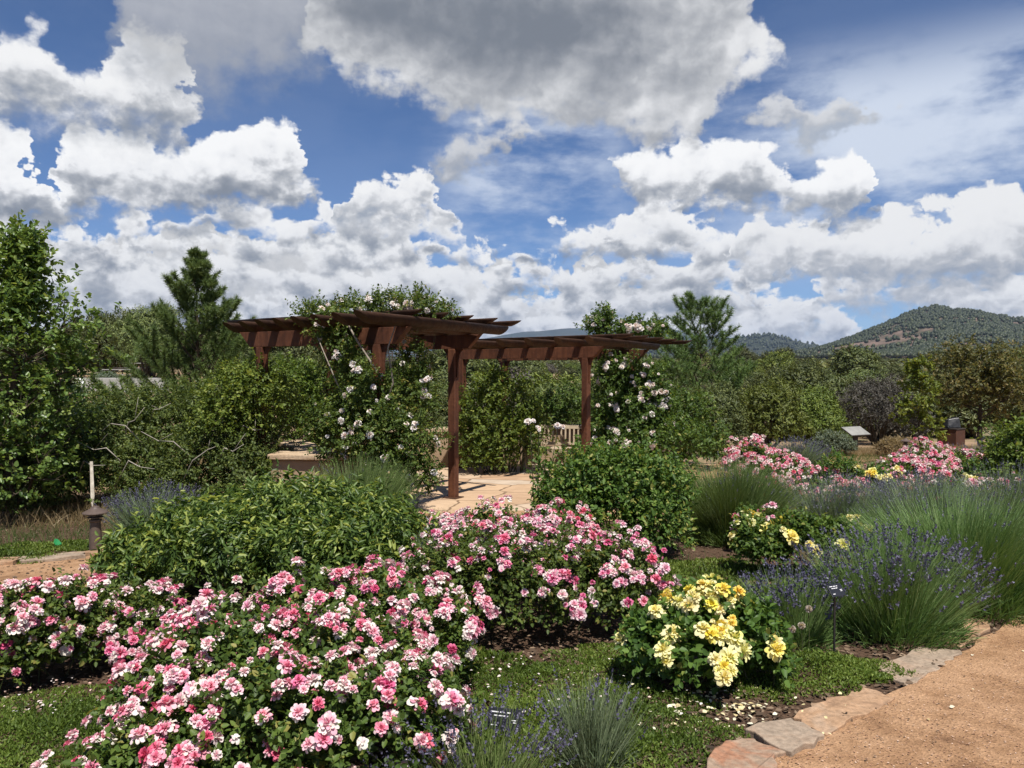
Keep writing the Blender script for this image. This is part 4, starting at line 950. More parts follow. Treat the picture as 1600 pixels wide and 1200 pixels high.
# ---------------------------------------------------------------- bench
def make_bench():
    t = thing('garden_bench', 'weathered wooden slatted bench with armrests in front of the curved wall', 'bench', (.92, 16.05, .018), R(-8)); w, d = 1.35, .52
    def p(name, c, s, rot=None):
        mb = MB(); mb.box(c, s, rot=rot); mb.build(name, M['teak'], t, bevel=.006)
    tilt = Matrix.Rotation(R(-11), 3, 'X')
    for sx in (-1, 1):
        p('leg', (sx * (w / 2 - .035), -d / 2 + .035, .315), (.062, .062, .63)); p('leg', (sx * (w / 2 - .035), d / 2 - .035, .22), (.062, .062, .44))
        p('arm_rest', (sx * (w / 2 - .035), -.02, .648), (.075, d + .06, .032))
        p('side_rail', (sx * (w / 2 - .036), 0, .36), (.036, d - .14, .07))
    mb = MB()
    for i in range(6): mb.box((0, -d / 2 + .05 + i * .085, .425), (w - .02, .068, .024))
    mb.build('seat', M['teak'], t, bevel=.004); p('apron', (0, -d / 2 + .03, .375), (w - .15, .026, .06))
    mb = MB(); base = Vector((0, d / 2 - .03, .44))
    def q(x, h, sx, sh): mb.box(base + tilt @ Vector((x, 0, h)), (sx, .026, sh), rot=tilt)
    q(0, .41, w - .02, .075); q(0, .06, w - .15, .06)
    for sx in (-1, 1): q(sx * (w / 2 - .035), .20, .062, .44)
    for i in range(13): q(-w / 2 + .135 + i * (w - .27) / 12, .235, .036, .30)
    mb.build('backrest', M['teak'], t, bevel=.004)
make_bench()

# ---------------------------------------------------------------- path lights
def make_bollard(label, loc):
    t = thing('path_light', label, 'path light', loc, 0, 'brown path lights in the garden')
    mb = MB(); mb.lathe([(.062, -.08), (.060, .10), (.052, .26), (.050, .30), (.060, .312), (.060, .328), (.046, .332)]); mb.build('post', M['bollard'], t, smooth=False)
    mb = MB(); mb.lathe([(.036, .333), (.036, .40)], 20); mb.build('lamp_glass', M['glass_dark'], t, smooth=True)
    for z in (.348, .372): mb = MB(); mb.lathe([(.050, z), (.078, z + .002), (.078, z + .008), (.048, z + .012)]); mb.build('louvre_ring', M['bollard'], t)
    mb = MB(); mb.lathe([(.118, .392), (.124, .396), (.122, .404), (.050, .442), (.042, .450), (.036, .462), (.012, .470)]); mb.build('hat', M['bollard'], t)
    return t
xb = X(147, 7.95); bol = make_bollard('brown path light with a flared hat beside the left gravel path', (xb, 7.95, gz(xb, 7.95) + .01))
for px, y, lab, dz in ((1166, 12.6, 'brown path light almost buried in the pink roses past the big lavender', .12), (1416, 19.5, 'small dark path light by the distant bend of the path', .05)):
    c = copy_tree(bol); c.location = (X(px, y), y, gz(X(px, y), y) + dz); c['label'] = lab

# ---------------------------------------------------------------- plant labels on stakes
def plant_label(label, loc, h, w, d, tilt, rz, bars):
    t = thing('plant_label', label, 'plant label', loc, rz)
    mb = MB(); mb.box((0, .012, h / 2 - .06), (.012, .006, h + .10)); mb.build('stake', M['black_metal'], t)
    Rm = Matrix.Rotation(tilt, 3, 'X'); c = Vector((0, 0, h)); mb = MB(); mb.box(c, (w, d, .004), rot=Rm); mb.build('plate', M['black_plate'], t, bevel=.001)
    mb = MB()
    for bx, by, bw, bh in bars: mb.box(c + Rm @ Vector((bx * w, by * d, .0032)), (bw * w, bh * d, .0012), rot=Rm)
    mb.build('lettering', M['white_ink'], t)
BARS = [(-.30, .30, .22, .05), (-.06, .30, .16, .05), (.12, .30, .10, .05), (-.26, .14, .10, .05), (-.12, .14, .12, .05), (.04, .14, .14, .05), (.30, -.02, .16, .04), (.30, -.12, .12, .04), (-.30, -.30, .16, .05)]
yl = 4.42; plant_label('small black plant label on a stake in front of the blue lavender', (X(1309, yl), yl, gz(X(1309, yl), yl)), .41, .105, .075, R(52), R(24), BARS)
yl = 2.98; plant_label('wide black plant label half hidden by the lavender at the frame edge', (X(788, yl), yl, gz(X(788, yl), yl)), .24, .135, .080, R(70), R(-14), BARS)

# ---------------------------------------------------------------- interpretive sign and steel bin
y = 24.5; x = X(1337, y); z = gz(x, y)
t = thing('interpretive_sign', 'grey slanted reading panel on a single dark post by the far path', 'sign', (x, y, z), R(28))
mb = MB(); mb.box((0, 0, .28), (.20, .06, .66)); mb.build('post', M['dark_sign'], t, bevel=.008)
Rm = Matrix.Rotation(R(30), 3, 'X'); mb = MB(); mb.box((0, -.02, .66), (.92, .50, .03), rot=Rm); mb.build('panel_frame', M['dark_sign'], t, bevel=.005)
mb = MB(); mb.box(Vector((0, -.02, .66)) + Rm @ Vector((0, 0, .018)), (.88, .46, .006), rot=Rm); mb.build('panel_face', M['panel'], t)
y = 26.0; x = X(1487, y); z = gz(x, y)
t = thing('steel_pedestal', 'square brown steel pedestal beside the bronze tree on the far right', 'pedestal', (x, y, z), R(35))
mb = MB(); mb.box((0, 0, .31), (.62, .62, .82)); mb.build('side_panels', M['bin_metal'], t, bevel=.01)
mb = MB(); mb.box((0, 0, .74), (.66, .66, .035)); mb.build('top_plate', M['dark_sign'], t, bevel=.006)
h = MB(); h.add([(-.24, -.2, 0), (.22, -.22, 0), (.25, .2, 0), (-.2, .22, 0), (-.16, -.10, .30), (.20, -.14, .36), (.19, .12, .38), (-.13, .14, .27)], [(0, 3, 2, 1), (4, 5, 6, 7), (0, 1, 5, 4), (1, 2, 6, 5), (2, 3, 7, 6), (3, 0, 4, 7)])
tag(h.build('bronze_block', M['bronze'], None, bevel=.03, loc=(x, y, z + .765)), 'dark bronze block sitting on top of the brown steel pedestal', 'sculpture')

# ---------------------------------------------------------------- far left: picnic tables, concrete wall, pipe, fence; far right: house
def picnic_table(label, loc, rz, first=None):
    t = thing('picnic_table', label, 'picnic table', loc, rz, 'picnic tables on the far left terrace')
    mb = MB()
    for i in range(5): mb.box((0, -.30 + i * .15, .74), (1.85, .135, .045))
    mb.build('table_top', M['concrete'], t)
    for s in (-1, 1):
        mb = MB(); mb.box((0, s * .70, .44), (1.85, .28, .045)); mb.build('bench_seat', M['concrete'], t)
        mb = MB(); mb.tube([(s * .65, -.6, 0), (s * .65, -.15, .72)], .035, 6); mb.tube([(s * .65, .6, 0), (s * .65, .15, .72)], .035, 6); mb.box((s * .65, 0, .40), (.05, 1.6, .05)); mb.build('leg_frame', M['old_timber'], t)
for px, y, lab in ((190, 44, 'dark picnic table with pale top on the far left terrace, the nearer one'), (203, 49, 'picnic table seen just above the first one on the terrace')):
    picnic_table(lab, (X(px, y), y, gz(X(px, y), y) + (.05 if y < 46 else .3)), R(6))
y = 37.5; mb = MB(); x0, x1 = X(112, y), X(262, y); mb.box(((x0 + x1) / 2, y, 1.25), (x1 - x0, .3, .95)); tag(mb.build('concrete_wall', M['concrete'], None, bevel=.02), 'stained grey concrete retaining wall below the picnic tables', 'wall')
y = 36.8; mb = MB(); mb.tube([(X(126, y), y, 1.72), (X(137, y), y - .2, 1.02)], .09, 10); tag(mb.build('drain_pipe', M['white_paint'], None, smooth=True), 'white pipe leaning against the grey concrete wall', 'pipe')
t = thing('rail_fence', 'dark rail fence far beyond the near pergola', 'fence', (X(420, 95), 95, gz(X(420, 95), 95)))
x0, x1 = X(420, 95), X(690, 95); mb = MB()
for k in range(3): mb.box(((x1 - x0) / 2, 0, .5 + k * .45), (x1 - x0, .06, .14))
mb.build('rails', M['fence_wood'], t)
for k in range(15):
    mb = MB(); mb.box(((x1 - x0) * k / 14, 0, .5), (.16, .16, 2.2)); mb.build('post', M['fence_wood'], t)
y = 820; x = X(1338, y); z = gz(x, y); t = thing('house', 'long low tan house with pale roof at the foot of the mountain', 'house', (x, y, z + 2.5))
mb = MB(); mb.box((0, 0, .9), (20, 8, 3.4)); mb.build('wall', M['tan_wall'], t); mb = MB(); mb.box((0, 0, 2.8), (21, 9, .4)); mb.build('roof', M['roof_pale'], t)
for k in range(5): mb = MB(); mb.box((-8 + k * 4, -4.02, 1.2), (1.6, .08, 1.2)); mb.build('window', M['black_plate'], t)
# pale stake and marker tape by the left path
y = 10.6; x = X(142, y); mb = MB(); mb.tube([(0, 0, -.1), (.008, 0, .3), (-.004, 0, .78)], [.027, .025, .020], 8); tag(mb.build('wooden_stake', M['pale_wood'], None, loc=(x, y, gz(x, y)), smooth=True), 'pale bare wooden post standing behind the left path light', 'post')
y = 8.15; x = X(86, y); mb = MB(); mb.add([(-.045, 0, .10), (.01, -.02, .06), (.05, .01, .03), (.055, .02, .09), (.005, .01, .15), (-.04, .02, .15), (-.045, .006, .10), (.01, -.014, .06), (.05, .016, .03), (.055, .026, .09), (.005, .016, .15), (-.04, .026, .15)], [(0, 1, 4, 5), (1, 2, 3, 4), (6, 11, 10, 7), (7, 10, 9, 8)]); mb.tube([(0, .006, -.05), (.0, .006, .12)], .003, 5); mb.V = [(q[0] * .75, q[1] * .75, q[2] * .8) for q in mb.V]
tag(mb.build('marker_flag', M['green_tape'], None, loc=(x, y, gz(x, y) - .02)), 'bright green plastic marker in the shaded grass at left', 'marker')

# ---------------------------------------------------------------- stones edging the paths
def edging(label, pts, zt, mat, seed):
    rs = random.Random(seed + 40); cx = sum(p[0] for p in pts) / len(pts); cy = sum(p[1] for p in pts) / len(pts); poly = []
    for i, p in enumerate(pts):
        q = pts[(i + 1) % len(pts)]
        for k in range(6):
            f = k / 6; j = .020 if k else .010
            poly.append((p[0] + (q[0] - p[0]) * f - cx + rs.uniform(-j, j), p[1] + (q[1] - p[1]) * f - cy + rs.uniform(-j, j)))
    g = lambda x, y: gz(x + cx, y + cy)
    mb = MB(); mb.prism(poly, lambda x, y: g(x, y) - .05, lambda x, y: g(x, y) + zt + .012 * math.sin(9 * x + seed) * math.cos(8 * y))
    o = mb.build('edging_stone', M[mat], None, bevel=.006, loc=(cx, cy, 0)); return tag(o, label, 'edging stone', 'flat stones edging the gravel paths')
edging('reddish slab at the bottom edge between lawn and gravel path', [(.74, 2.66), (.98, 2.92), (1.13, 3.16), (1.00, 3.34), (.86, 3.20), (.72, 2.95)], .028, 'red_stone', 1)
edging('grey streaked slab next to the reddish one by the gravel path', [(1.15, 3.15), (1.37, 3.32), (1.27, 3.50), (1.02, 3.36)], .034, 'grey_stone', 2)
edging('orange tan slab between the grey slab and the thyme mound', [(1.39, 3.34), (1.62, 3.55), (1.90, 3.78), (1.80, 3.90), (1.52, 3.72), (1.29, 3.52)], .026, 'tan_stone', 3)
edging('pale grey slab below the lavender at the path bend', [(2.06, 3.98), (2.40, 4.26), (2.68, 4.56), (2.44, 4.60), (2.02, 4.22)], .022, 'grey_stone', 4)
edging('tan slab farthest right under the big lavender', [(2.72, 4.62), (3.10, 4.98), (3.30, 5.28), (3.02, 5.32), (2.66, 4.86)], .020, 'tan_stone', 5)
for k, (x0, y0, x1, y1, lab) in enumerate([(-5.35, 7.12, -4.75, 7.34, 'tan slab at the left frame edge along the left path'), (-4.72, 7.36, -4.28, 7.66, 'flat grey slab in the middle of the left path edging'), (-4.26, 7.70, -4.02, 8.10, 'flat slab right beneath the left path light'), (-5.95, 6.96, -5.40, 7.10, 'slab just outside the shaded grass along the left path')]):
    dx, dy = x1 - x0, y1 - y0; L = math.hypot(dx, dy); nx, ny = -dy / L * .15, dx / L * .15
    edging(lab, [(x0 - nx, y0 - ny), (x1 - nx, y1 - ny), (x1 + nx, y1 + ny), (x0 + nx, y0 + ny)], .04, ('tan_stone', 'grey_stone', 'tan_stone', 'red_stone')[k], 11 + k)

# ================================================================ rose beds in front
def L3(*l): return [tuple(q) for q in l]
def at(px, y): return (X(px, y), y, gz(X(px, y), y))
def rel(loc, lobes):
    """lobes given as (bearing px, depth, height above ground, rx, ry, rz) become local to loc"""
    return [(X(px, y) - loc[0], y - loc[1], z + gz(X(px, y), y) - loc[2], rx, ry, rz) for px, y, z, rx, ry, rz in lobes]
def pink(label, px, y, lobes, n, fl, size=.0265, **kw):
    loc = at(px, y); return rose_bush(label, loc, rel(loc, lobes), n, fl, PINK, PINK_W, size, group='pink rose bushes', cl_spread=kw.pop('cl_spread', .044), **kw)
pink('low pink rose bush at the left frame edge beside the left path', 95, 4.2,
     [(20, 4.1, .20, .36, .34, .30), (95, 4.25, .22, .34, .34, .30), (170, 4.35, .20, .34, .32, .26), (215, 4.35, .20, .26, .3, .24), (-40, 4.0, .20, .4, .34, .28)], 2300, 64, singles=180, n_parts=100)
pink('largest pink rose bush, spreading over the bottom of the frame', 420, 3.05,
     [(270, 2.75, .14, .36, .30, .24), (420, 2.85, .20, .40, .36, .30), (560, 2.9, .20, .36, .36, .28), (350, 3.25, .26, .42, .36, .30), (520, 3.35, .26, .42, .36, .32), (640, 3.05, .18, .26, .30, .26), (290, 3.15, .18, .32, .3, .26), (180, 2.75, .08, .26, .24, .18)], 4600, 84, singles=360, n_parts=100)
pink('pink rose bush in front of the lush green shrub', 500, 3.95,
     [(380, 3.85, .22, .36, .32, .30), (480, 4.0, .26, .36, .34, .34), (580, 4.05, .26, .36, .34, .34), (660, 4.05, .24, .30, .3, .28), (310, 3.85, .16, .26, .28, .24)], 2900, 72, singles=225, n_parts=100)
pink('wide pink rose bush in the middle, dark hollow beneath its front', 850, 4.95,
     [(700, 4.9, .28, .40, .36, .34), (800, 4.85, .28, .40, .36, .36), (900, 4.95, .30, .38, .36, .34), (975, 5.0, .30, .30, .32, .32), (740, 5.3, .34, .42, .36, .34), (850, 5.35, .34, .40, .36, .36), (960, 5.2, .30, .30, .32, .30)], 3900, 98, singles=300, n_parts=100)
pink('pink rose bush just below the pergola patio', 765, 6.45,
     [(690, 6.3, .28, .36, .34, .30), (765, 6.5, .36, .36, .34, .32), (840, 6.45, .30, .34, .34, .30), (888, 6.5, .34, .24, .3, .30), (790, 6.15, .26, .5, .34, .28)], 2500, 126, singles=165, n_parts=100, cl_spread=.075)
def yellow(label, px, y, lobes, n, fl, size=.039, **kw):
    loc = at(px, y); return rose_bush(label, loc, rel(loc, lobes), n, fl, YELLOW, YELLOW_W, size, group='yellow rose bushes', L=.040, Wd=.028, **kw)
yellow('yellow rose bush in front, fallen petals beneath it', 1095, 4.1,
       [(1030, 4.05, .20, .22, .24, .22), (1110, 4.15, .28, .25, .26, .23), (1175, 4.1, .22, .20, .24, .22), (1090, 3.95, .18, .25, .24, .20), (1105, 4.1, .38, .18, .18, .14), (1215, 3.95, .14, .09, .14, .13)], 1500, 16, per=(2, 5), cl_spread=.07, singles=22, size=.044, zlow=-.05)
yellow('yellow rose bush farther back between the two lavenders', 1245, 6.9,
       [(1190, 6.7, .24, .26, .26, .26), (1255, 6.8, .30, .28, .26, .26), (1320, 6.75, .28, .24, .26, .24), (1170, 6.9, .34, .16, .2, .20)], 1300, 16, size=.056, per=(1, 4), cl_spread=.09, singles=10, zlow=.05)
yellow('small yellow rose bush between the two far pink beds', 1335, 11.8, [(1310, 11.8, .45, .35, .3, .36), (1365, 11.7, .36, .36, .3, .30)], 700, 9, size=.062, per=(2, 4), cl_spread=.11, singles=5)
yellow('lone yellow rose rising from lavender at the right', 1408 + 125, 11.6, [(1533, 11.6, .42, .30, .3, .32)], 420, 4, size=.062, per=(3, 4), cl_spread=.10, singles=1)
FAR = dict(L=.045, Wd=.03, cl_spread=.11, per=(3, 6))
pink('far pink rose bed left of the yellow roses', 1215, 12.2, [(1175, 12.8, .46, .46, .5, .44), (1225, 12.3, .34, .46, .5, .38), (1275, 11.8, .22, .44, .5, .32), (1320, 11.5, .18, .40, .4, .28), (1190, 12.2, .30, .4, .5, .36)], 1900, 175, size=.036, singles=169, n_parts=100, **FAR)
pink('far pink rose bed right of the yellow roses', 1445, 12.6, [(1410, 12.3, .30, .46, .5, .36), (1450, 12.8, .42, .46, .5, .42), (1500, 12.9, .36, .42, .5, .36), (1395, 11.9, .18, .40, .4, .28), (1470, 12.2, .26, .5, .4, .32)], 1900, 175, size=.036, singles=169, n_parts=100, **FAR)
pink('sparse pink roses poking out of the lavender row behind the yellow rose bush', 1180, 8.4, [(1172, 8.0, .30, .18, .22, .22), (1215, 8.0, .26, .18, .22, .20)], 300, 7, size=.046, per=(2, 4), cl_spread=.08, n_parts=60)
pink('pink roses at the right frame edge behind the big lavender', 1560, 10.2, [(1490, 10.2, .32, .40, .3, .30), (1570, 10.0, .34, .5, .3, .30), (1640, 9.8, .34, .5, .3, .30)], 900, 16, size=.046, singles=14, per=(2, 4), cl_spread=.08, n_parts=80)
pink('single deep pink rose stem near the right frame edge', 1527, 12.0, [(1527, 12.0, .50, .12, .14, .22)], 90, 2, size=.05, per=(1, 2), n_parts=10)

# ================================================================ shrubs near the beds
loc = at(400, 6.6)
bush('lush_shrub', 'lush green shrub with long drooping leaves behind the front pink roses', 'shrub', loc,
     rel(loc, [(275, 6.3, .24, .46, .5, .30), (370, 6.4, .30, .50, .5, .34), (480, 6.4, .42, .48, .5, .34), (575, 6.3, .34, .40, .5, .32), (340, 6.9, .34, .46, .5, .30), (440, 6.9, .48, .46, .5, .30), (540, 6.85, .46, .40, .45, .28), (225, 6.2, .14, .26, .4, .24), (620, 6.1, .26, .30, .36, .34), (350, 5.95, .26, .5, .4, .34), (500, 5.9, .26, .5, .4, .34)]),
     4300, k=8, twig=.12, L=.058, Wd=.022, mat='lush_leaf', n_canes=50, droop=.45, up=.9, tip_light=.28, inner=.40, nrm_up=.7, rough=.24, clump=.22, rnd=.4)
loc = at(960, 7.7)
bush('green_rose_shrub', 'tall dark green rose shrub without flowers right of the patio', 'shrub', loc,
     rel(loc, [(895, 7.6, .50, .32, .40, .44), (960, 7.8, .54, .42, .44, .46), (1020, 7.7, .50, .32, .40, .44), (880, 7.5, .30, .30, .34, .32), (1020, 7.5, .30, .28, .34, .32), (930, 7.7, .86, .22, .25, .18), (985, 7.8, .80, .26, .25, .20), (1045, 7.9, .62, .20, .25, .30)]),
     3400, k=7, twig=.12, L=.044, Wd=.028, mat='rose_leaf', n_canes=60, cane_r=.009, tint_mu=.58, up=.6, inner=.35, rough=.22)
# the cream roses that stand up above it, in front of the bench
loc = at(838, 8.4); t = thing('tall_rose_stem', 'tall stems with cream white roses standing in front of the bench', 'rose bush', loc)
b = Buf(); A = np.array([(0, 0, 0), (0, 0, 0), (.1, .1, 0), (.05, 0, 0.)]); A = np.zeros((4, 3)); B2 = np.array([(-.07, 0, 1.36), (.03, 0, 1.28), (.25, .1, 1.30), (.12, .05, 1.1)]); mb = MB(); [mb.tube([(q[0] * .05 + .01 * c_, 0, -.02), tuple(q * .5), tuple(q)], [.007, .005, .003], 5) for c_, q in enumerate(B2)]; mb.build('canes', M['cane'], t)
P = np.concatenate([A[:, None] * (1 - f) + B2[:, None] * f for f in np.linspace(.45, .97, 9)], 1).reshape(-1, 3); b = Buf(); add_sprays(b, None, P, rand_dirs(len(P)), 7, .09, .042, .028, tint_mu=.6); link('foliage', b.data('tall_rose_foliage', M['rose_leaf']), t)
Pb, Ob = clusters(B2[:3], nrm(np.array([(-.3, -.6, 1), (.1, -.6, 1), (.2, -.4, 1.)])), 3, (3, 4), .05); put_blooms(t, Pb, Ob, WHITE, WHITE_W, .036)

# ================================================================ lavender
lavender('small lavender with dark purple spikes at the bottom edge', (X(745, 2.82), 2.82, gz(0, 2.82) - .02), .38, .26, .36, 620, 210, 'lav_green', .055, (-.1, 0), spike_sz=.0065, bend=.05)
lavender('grey green lavender tuft with few purple spikes at the bottom edge', (X(925, 3.12), 3.12, gz(0.3, 3.1) - .02), .21, .20, .34, 700, 34, 'lav_grey', .055, (.05, 0), spike_sz=.007, bend=.04)
lavender('purple lavender clump left of the black plant label', (X(1235, 4.75), 4.75, gz(1.7, 4.75)), .30, .32, .46, 1600, 240, 'lav_green', .05, (-.12, 0), spike_sz=.0092)
lavender('broad purple topped lavender behind the black plant label', (X(1392, 4.95), 4.95, gz(2.4, 4.9)), .54, .48, .66, 3600, 520, 'lav_green', .05, (.02, -.10), spike_sz=.0092)
lavender('huge long stemmed lavender leaning over the path at the right frame edge', (X(1520, 5.75), 5.75, gz(3.4, 5.7)), .98, .78, .92, 7500, 240, 'lav_green', .045, (.10, -.16), wd=.0046, low=.5, stems_out=1.15, bend=.16)
lavender('tall green lavender dome right of the dark rose shrub', (X(1142, 8.6), 8.6, gz(2.5, 8.6)), .64, .58, 1.0, 6500, 130, 'lav_green', .05, (.0, -.14), wd=.006, low=.42, stems_out=1.2, bend=.17)
lavender('grey purple lavender right behind the farther yellow rose bush', (X(1310, 8.5), 8.5, gz(3.6, 8.5)), .62, .55, .76, 2600, 520, 'lav_grey', .055, (.0, -.05), wd=.005)
lavender('wide lavender behind the huge one, touching the pink roses', (X(1440, 8.2), 8.2, gz(4.4, 8.2)), .75, .6, .78, 2800, 520, 'lav_grey', .055, (.05, -.05), wd=.005)
lavender('faded lavender at the right frame edge below the yucca', (X(1580, 8.6), 8.6, gz(5.6, 8.6)), .8, .6, .86, 2800, 420, 'lav_grey', .055, (.0, -.05), wd=.005)
lavender('blue lavender between the left path light and the lush shrub', (X(245, 8.7), 8.7, gz(-4, 8.7)), .62, .45, .62, 2000, 520, 'lav_grey', .05, (-.05, 0), wd=.005, spike_sz=.008)
lavender('grassy green lavender in front of the stone capped wall', (X(562, 9.2), 9.2, gz(-1.8, 9.2)), .66, .5, .92, 4000, 60, 'lav_green', .045, (.10, 0), wd=.0055, stems_out=1.1)
lavender('small lavender tuft amid the middle pink roses', (X(715, 5.75), 5.75, gz(-.4, 5.75)), .22, .2, .62, 420, 60, 'lav_grey', .05, (-.1, 0), spike_sz=.007)
for px, y, r, h, lab in ((1545, 14.0, 1.0, .75, 'dull grey lavender behind the right pink rose bed'), (1245, 16.2, .75, .62, 'purple grey lavender behind the left pink rose bed'), (1440, 10.6, .9, .62, 'low lavender in front of the right pink rose bed')):
    lavender(lab, at(px, y), r, r * .8, h, 2000, 420, 'lav_grey', .07, (0, -.05), wd=.007, spike_sz=.010)
# pale allium heads left of the plant label
for px, py, y, h in ((1266, 972, 4.42, .30), (1255, 998, 4.36, .22), (1240, 1001, 4.36, .20)):
    loc = at(px, y); t = thing('allium', 'pale round allium head on a thin stalk before the lavender', 'flower', loc, 0, 'pale allium heads')
    mb = MB(); mb.tube([(0, 0, -.02), (.004, 0, h * .5), (0, 0, h)], .0022, 5); mb.build('stalk', M['cane'], t)
    n = 130; d = rand_dirs(n); b = Buf(); add_leaves(b, d * .006 + np.array([0, 0, h]), d, rand_dirs(n), .017, .010, rng.random(n)); link('flower_head', b.data('allium_head', M['allium_head']), t)

# ================================================================ low planting, petals, bark, gravel: what nobody would count
def thyme(label_name, patches, dens, mat='thyme', leaf=.016):
    b = Buf()
    for px, y, rx, ry, h in patches:
        cx, cy = X(px, y), y; n = int(dens * rx * ry * 3.14); a = rng.uniform(0, 6.28, n); r = np.sqrt(rng.random(n)); lump = 1 + .22 * np.sin(3 * a + px) + .12 * np.sin(7 * a + y)
        x = cx + np.cos(a) * r * rx * lump; yy = cy + np.sin(a) * r * ry * lump
        bump = .6 + .4 * np.sin(x * 9 + 1.3 * np.sin(yy * 7)) * np.sin(yy * 11 + x * 3)
        z = ground_z(x, yy) + (h * np.sqrt(np.maximum(0, 1 - r ** 3)) * bump) * (.45 + .55 * rng.random(n))
        P = np.stack([x, yy, z], 1); d = nrm(rng.normal(size=(n, 3)) + np.array([0, 0, 1.1])); sz = rng.uniform(.7, 1.5, n)
        tint = np.clip(.42 + .20 * np.sin(x * 5 + 2 * np.sin(yy * 4)) + rng.normal(0, .2, n), 0, 1)
        add_leaves(b, P, d, nrm(rand_dirs(n) + np.array([0, 0, .6])), leaf * 1.35 * sz, leaf * .62 * sz, tint)
    return tag(link(label_name, b.data(label_name, M[mat])), kind='stuff')
thyme('creeping_thyme', [(40, 3.35, .80, .50, .07), (180, 3.6, .4, .35, .05), (860, 4.05, .70, .34, .06), (900, 3.45, .62, .40, .07), (1000, 3.20, .26, .34, .08), (1020, 3.75, .28, .22, .05), (790, 3.35, .4, .4, .06),
                         (1270, 4.15, .40, .30, .12), (1340, 4.2, .26, .20, .11), (1180, 3.95, .24, .18, .06), (985, 4.5, .4, .3, .04)], 15000, leaf=.011)
thyme('clover_turf', [(700, 4.35, .5, .3, .04), (640, 5.6, .5, .4, .04), (1130, 5.2, .5, .4, .04), (1070, 5.7, .6, .4, .05), (1080, 6.95, .75, .5, .05), (1000, 6.0, .6, .5, .04), (1120, 6.1, .6, .4, .04), (130, 8.25, .9, .35, .05), (-60, 7.6, 1.0, .45, .08), (250, 7.6, .6, .5, .06), (620, 8.2, .8, .8, .05), (1330, 6.0, .8, .6, .04)], 5500, leaf=.019)
# blades of grass here and there
def grass(name, patches, mat, dens, h, w):
    b = Buf()
    for px, y, rx, ry in patches:
        n = int(dens * rx * ry); a = rng.uniform(0, 6.28, n); r = np.sqrt(rng.random(n)); x = X(px, y) + np.cos(a) * r * rx; yy = y + np.sin(a) * r * ry
        P = np.stack([x, yy, ground_z(x, yy) - .01], 1); d = np.stack([rng.normal(0, .35, n), rng.normal(0, .35, n), np.ones(n)], 1)
        add_blades(b, P, d, h * rng.uniform(.4, 1.3, n), w, np.clip(rng.normal(.5, .22, n), 0, 1), .25, 2)
    return tag(link(name, b.data(name, M[mat])), kind='stuff')
grass('dry_grass', [(90, 10.6, 1.7, 1.1), (-60, 11.5, 2.0, 1.2), (200, 11.6, 1.4, .9), (30, 14.5, 3, 2), (330, 17, 4, 3), (1420, 21.5, 3.0, 1.2), (1345, 23, 2.5, 1.4), (1560, 24, 3, 2)], 'dry_grass', 1500, .30, .007)
grass('green_grass', [(20, 8.6, 1.3, .6), (120, 9.3, 1.0, .6), (-120, 8.2, 1.2, .7), (1075, 7.1, .8, .4), (1400, 17.5, 3.0, 1.6), (1320, 20, 2.2, 1.5), (1230, 13.8, 1.5, .8), (1470, 15.5, 2, 1.0), (880, 3.3, .6, .35), (560, 10.6, 1.6, .5), (30, 3.3, .8, .4)], 'green_grass', 1100, .16, .005)
def scatter(name, n, px0, px1, y0, y1, mat, lo, hi, flat, ok=None, lift=.006):
    y = np.exp(rng.uniform(math.log(y0), math.log(y1), n)); x = (rng.uniform(px0, px1, n) - 800) / 1200 * y
    if ok is not None: k = ok(x, y); x, y = x[k], y[k]
    n = len(x); P = np.stack([x, y, ground_z(x, y) + lift + rng.random(n) * .012 * flat], 1); a = rng.uniform(0, 6.28, n)
    D = np.stack([np.cos(a), np.sin(a), rng.normal(0, .16 * flat, n)], 1); Nn = nrm(np.stack([rng.normal(0, .3 * flat, n), rng.normal(0, .3 * flat, n), np.ones(n)], 1)); L = rng.uniform(lo, hi, n); b = Buf()
    add_leaves(b, P, D, Nn, L, L * rng.uniform(.35, .9, n), rng.random(n), .12, .05); return tag(link(name, b.data(name, M[mat])), kind='stuff')
pe = np.array(PATH_EDGE)
def on_path(x, y): return y < np.interp(x, pe[:, 0], pe[:, 1]) - .03
scatter('mulch', 26000, -150, 1600, 2.6, 9.5, 'mulch_chip', .012, .045, 1, lambda x, y: ~on_path(x, y))
scatter('gravel', 15000, 1000, 1750, 2.6, 9, 'gravel', .004, .011, .5, lambda x, y: on_path(x, y), .013)
scatter('fallen_petals', 115, 1045, 1200, 3.40, 3.95, 'cream_petal', .018, .034, 1, None, .014)
scatter('fallen_petals', 34, 980, 1330, 3.3, 4.0, 'cream_petal', .016, .030, 1, None, .02)
scatter('fallen_petals', 120, 640, 1120, 3.5, 4.4, 'white_petal', .010, .022, 1, None, .045)
scatter('fallen_petals', 70, 0, 220, 3.5, 4.0, 'white_petal', .010, .020, 1, None, .05)
scatter('path_litter', 900, 1000, 1750, 2.7, 8, 'mulch_chip', .005, .014, .6, lambda x, y: on_path(x, y) & (y > np.interp(x, pe[:, 0], pe[:, 1]) - .5), .014)
scatter('path_litter', 60, 1000, 1750, 2.7, 8, 'mulch_chip', .005, .011, .6, lambda x, y: on_path(x, y), .014)
scatter('fallen_petals', 14, 1380, 1640, 3.4, 5.6, 'cream_petal', .016, .028, 1, lambda x, y: on_path(x, y), .016)

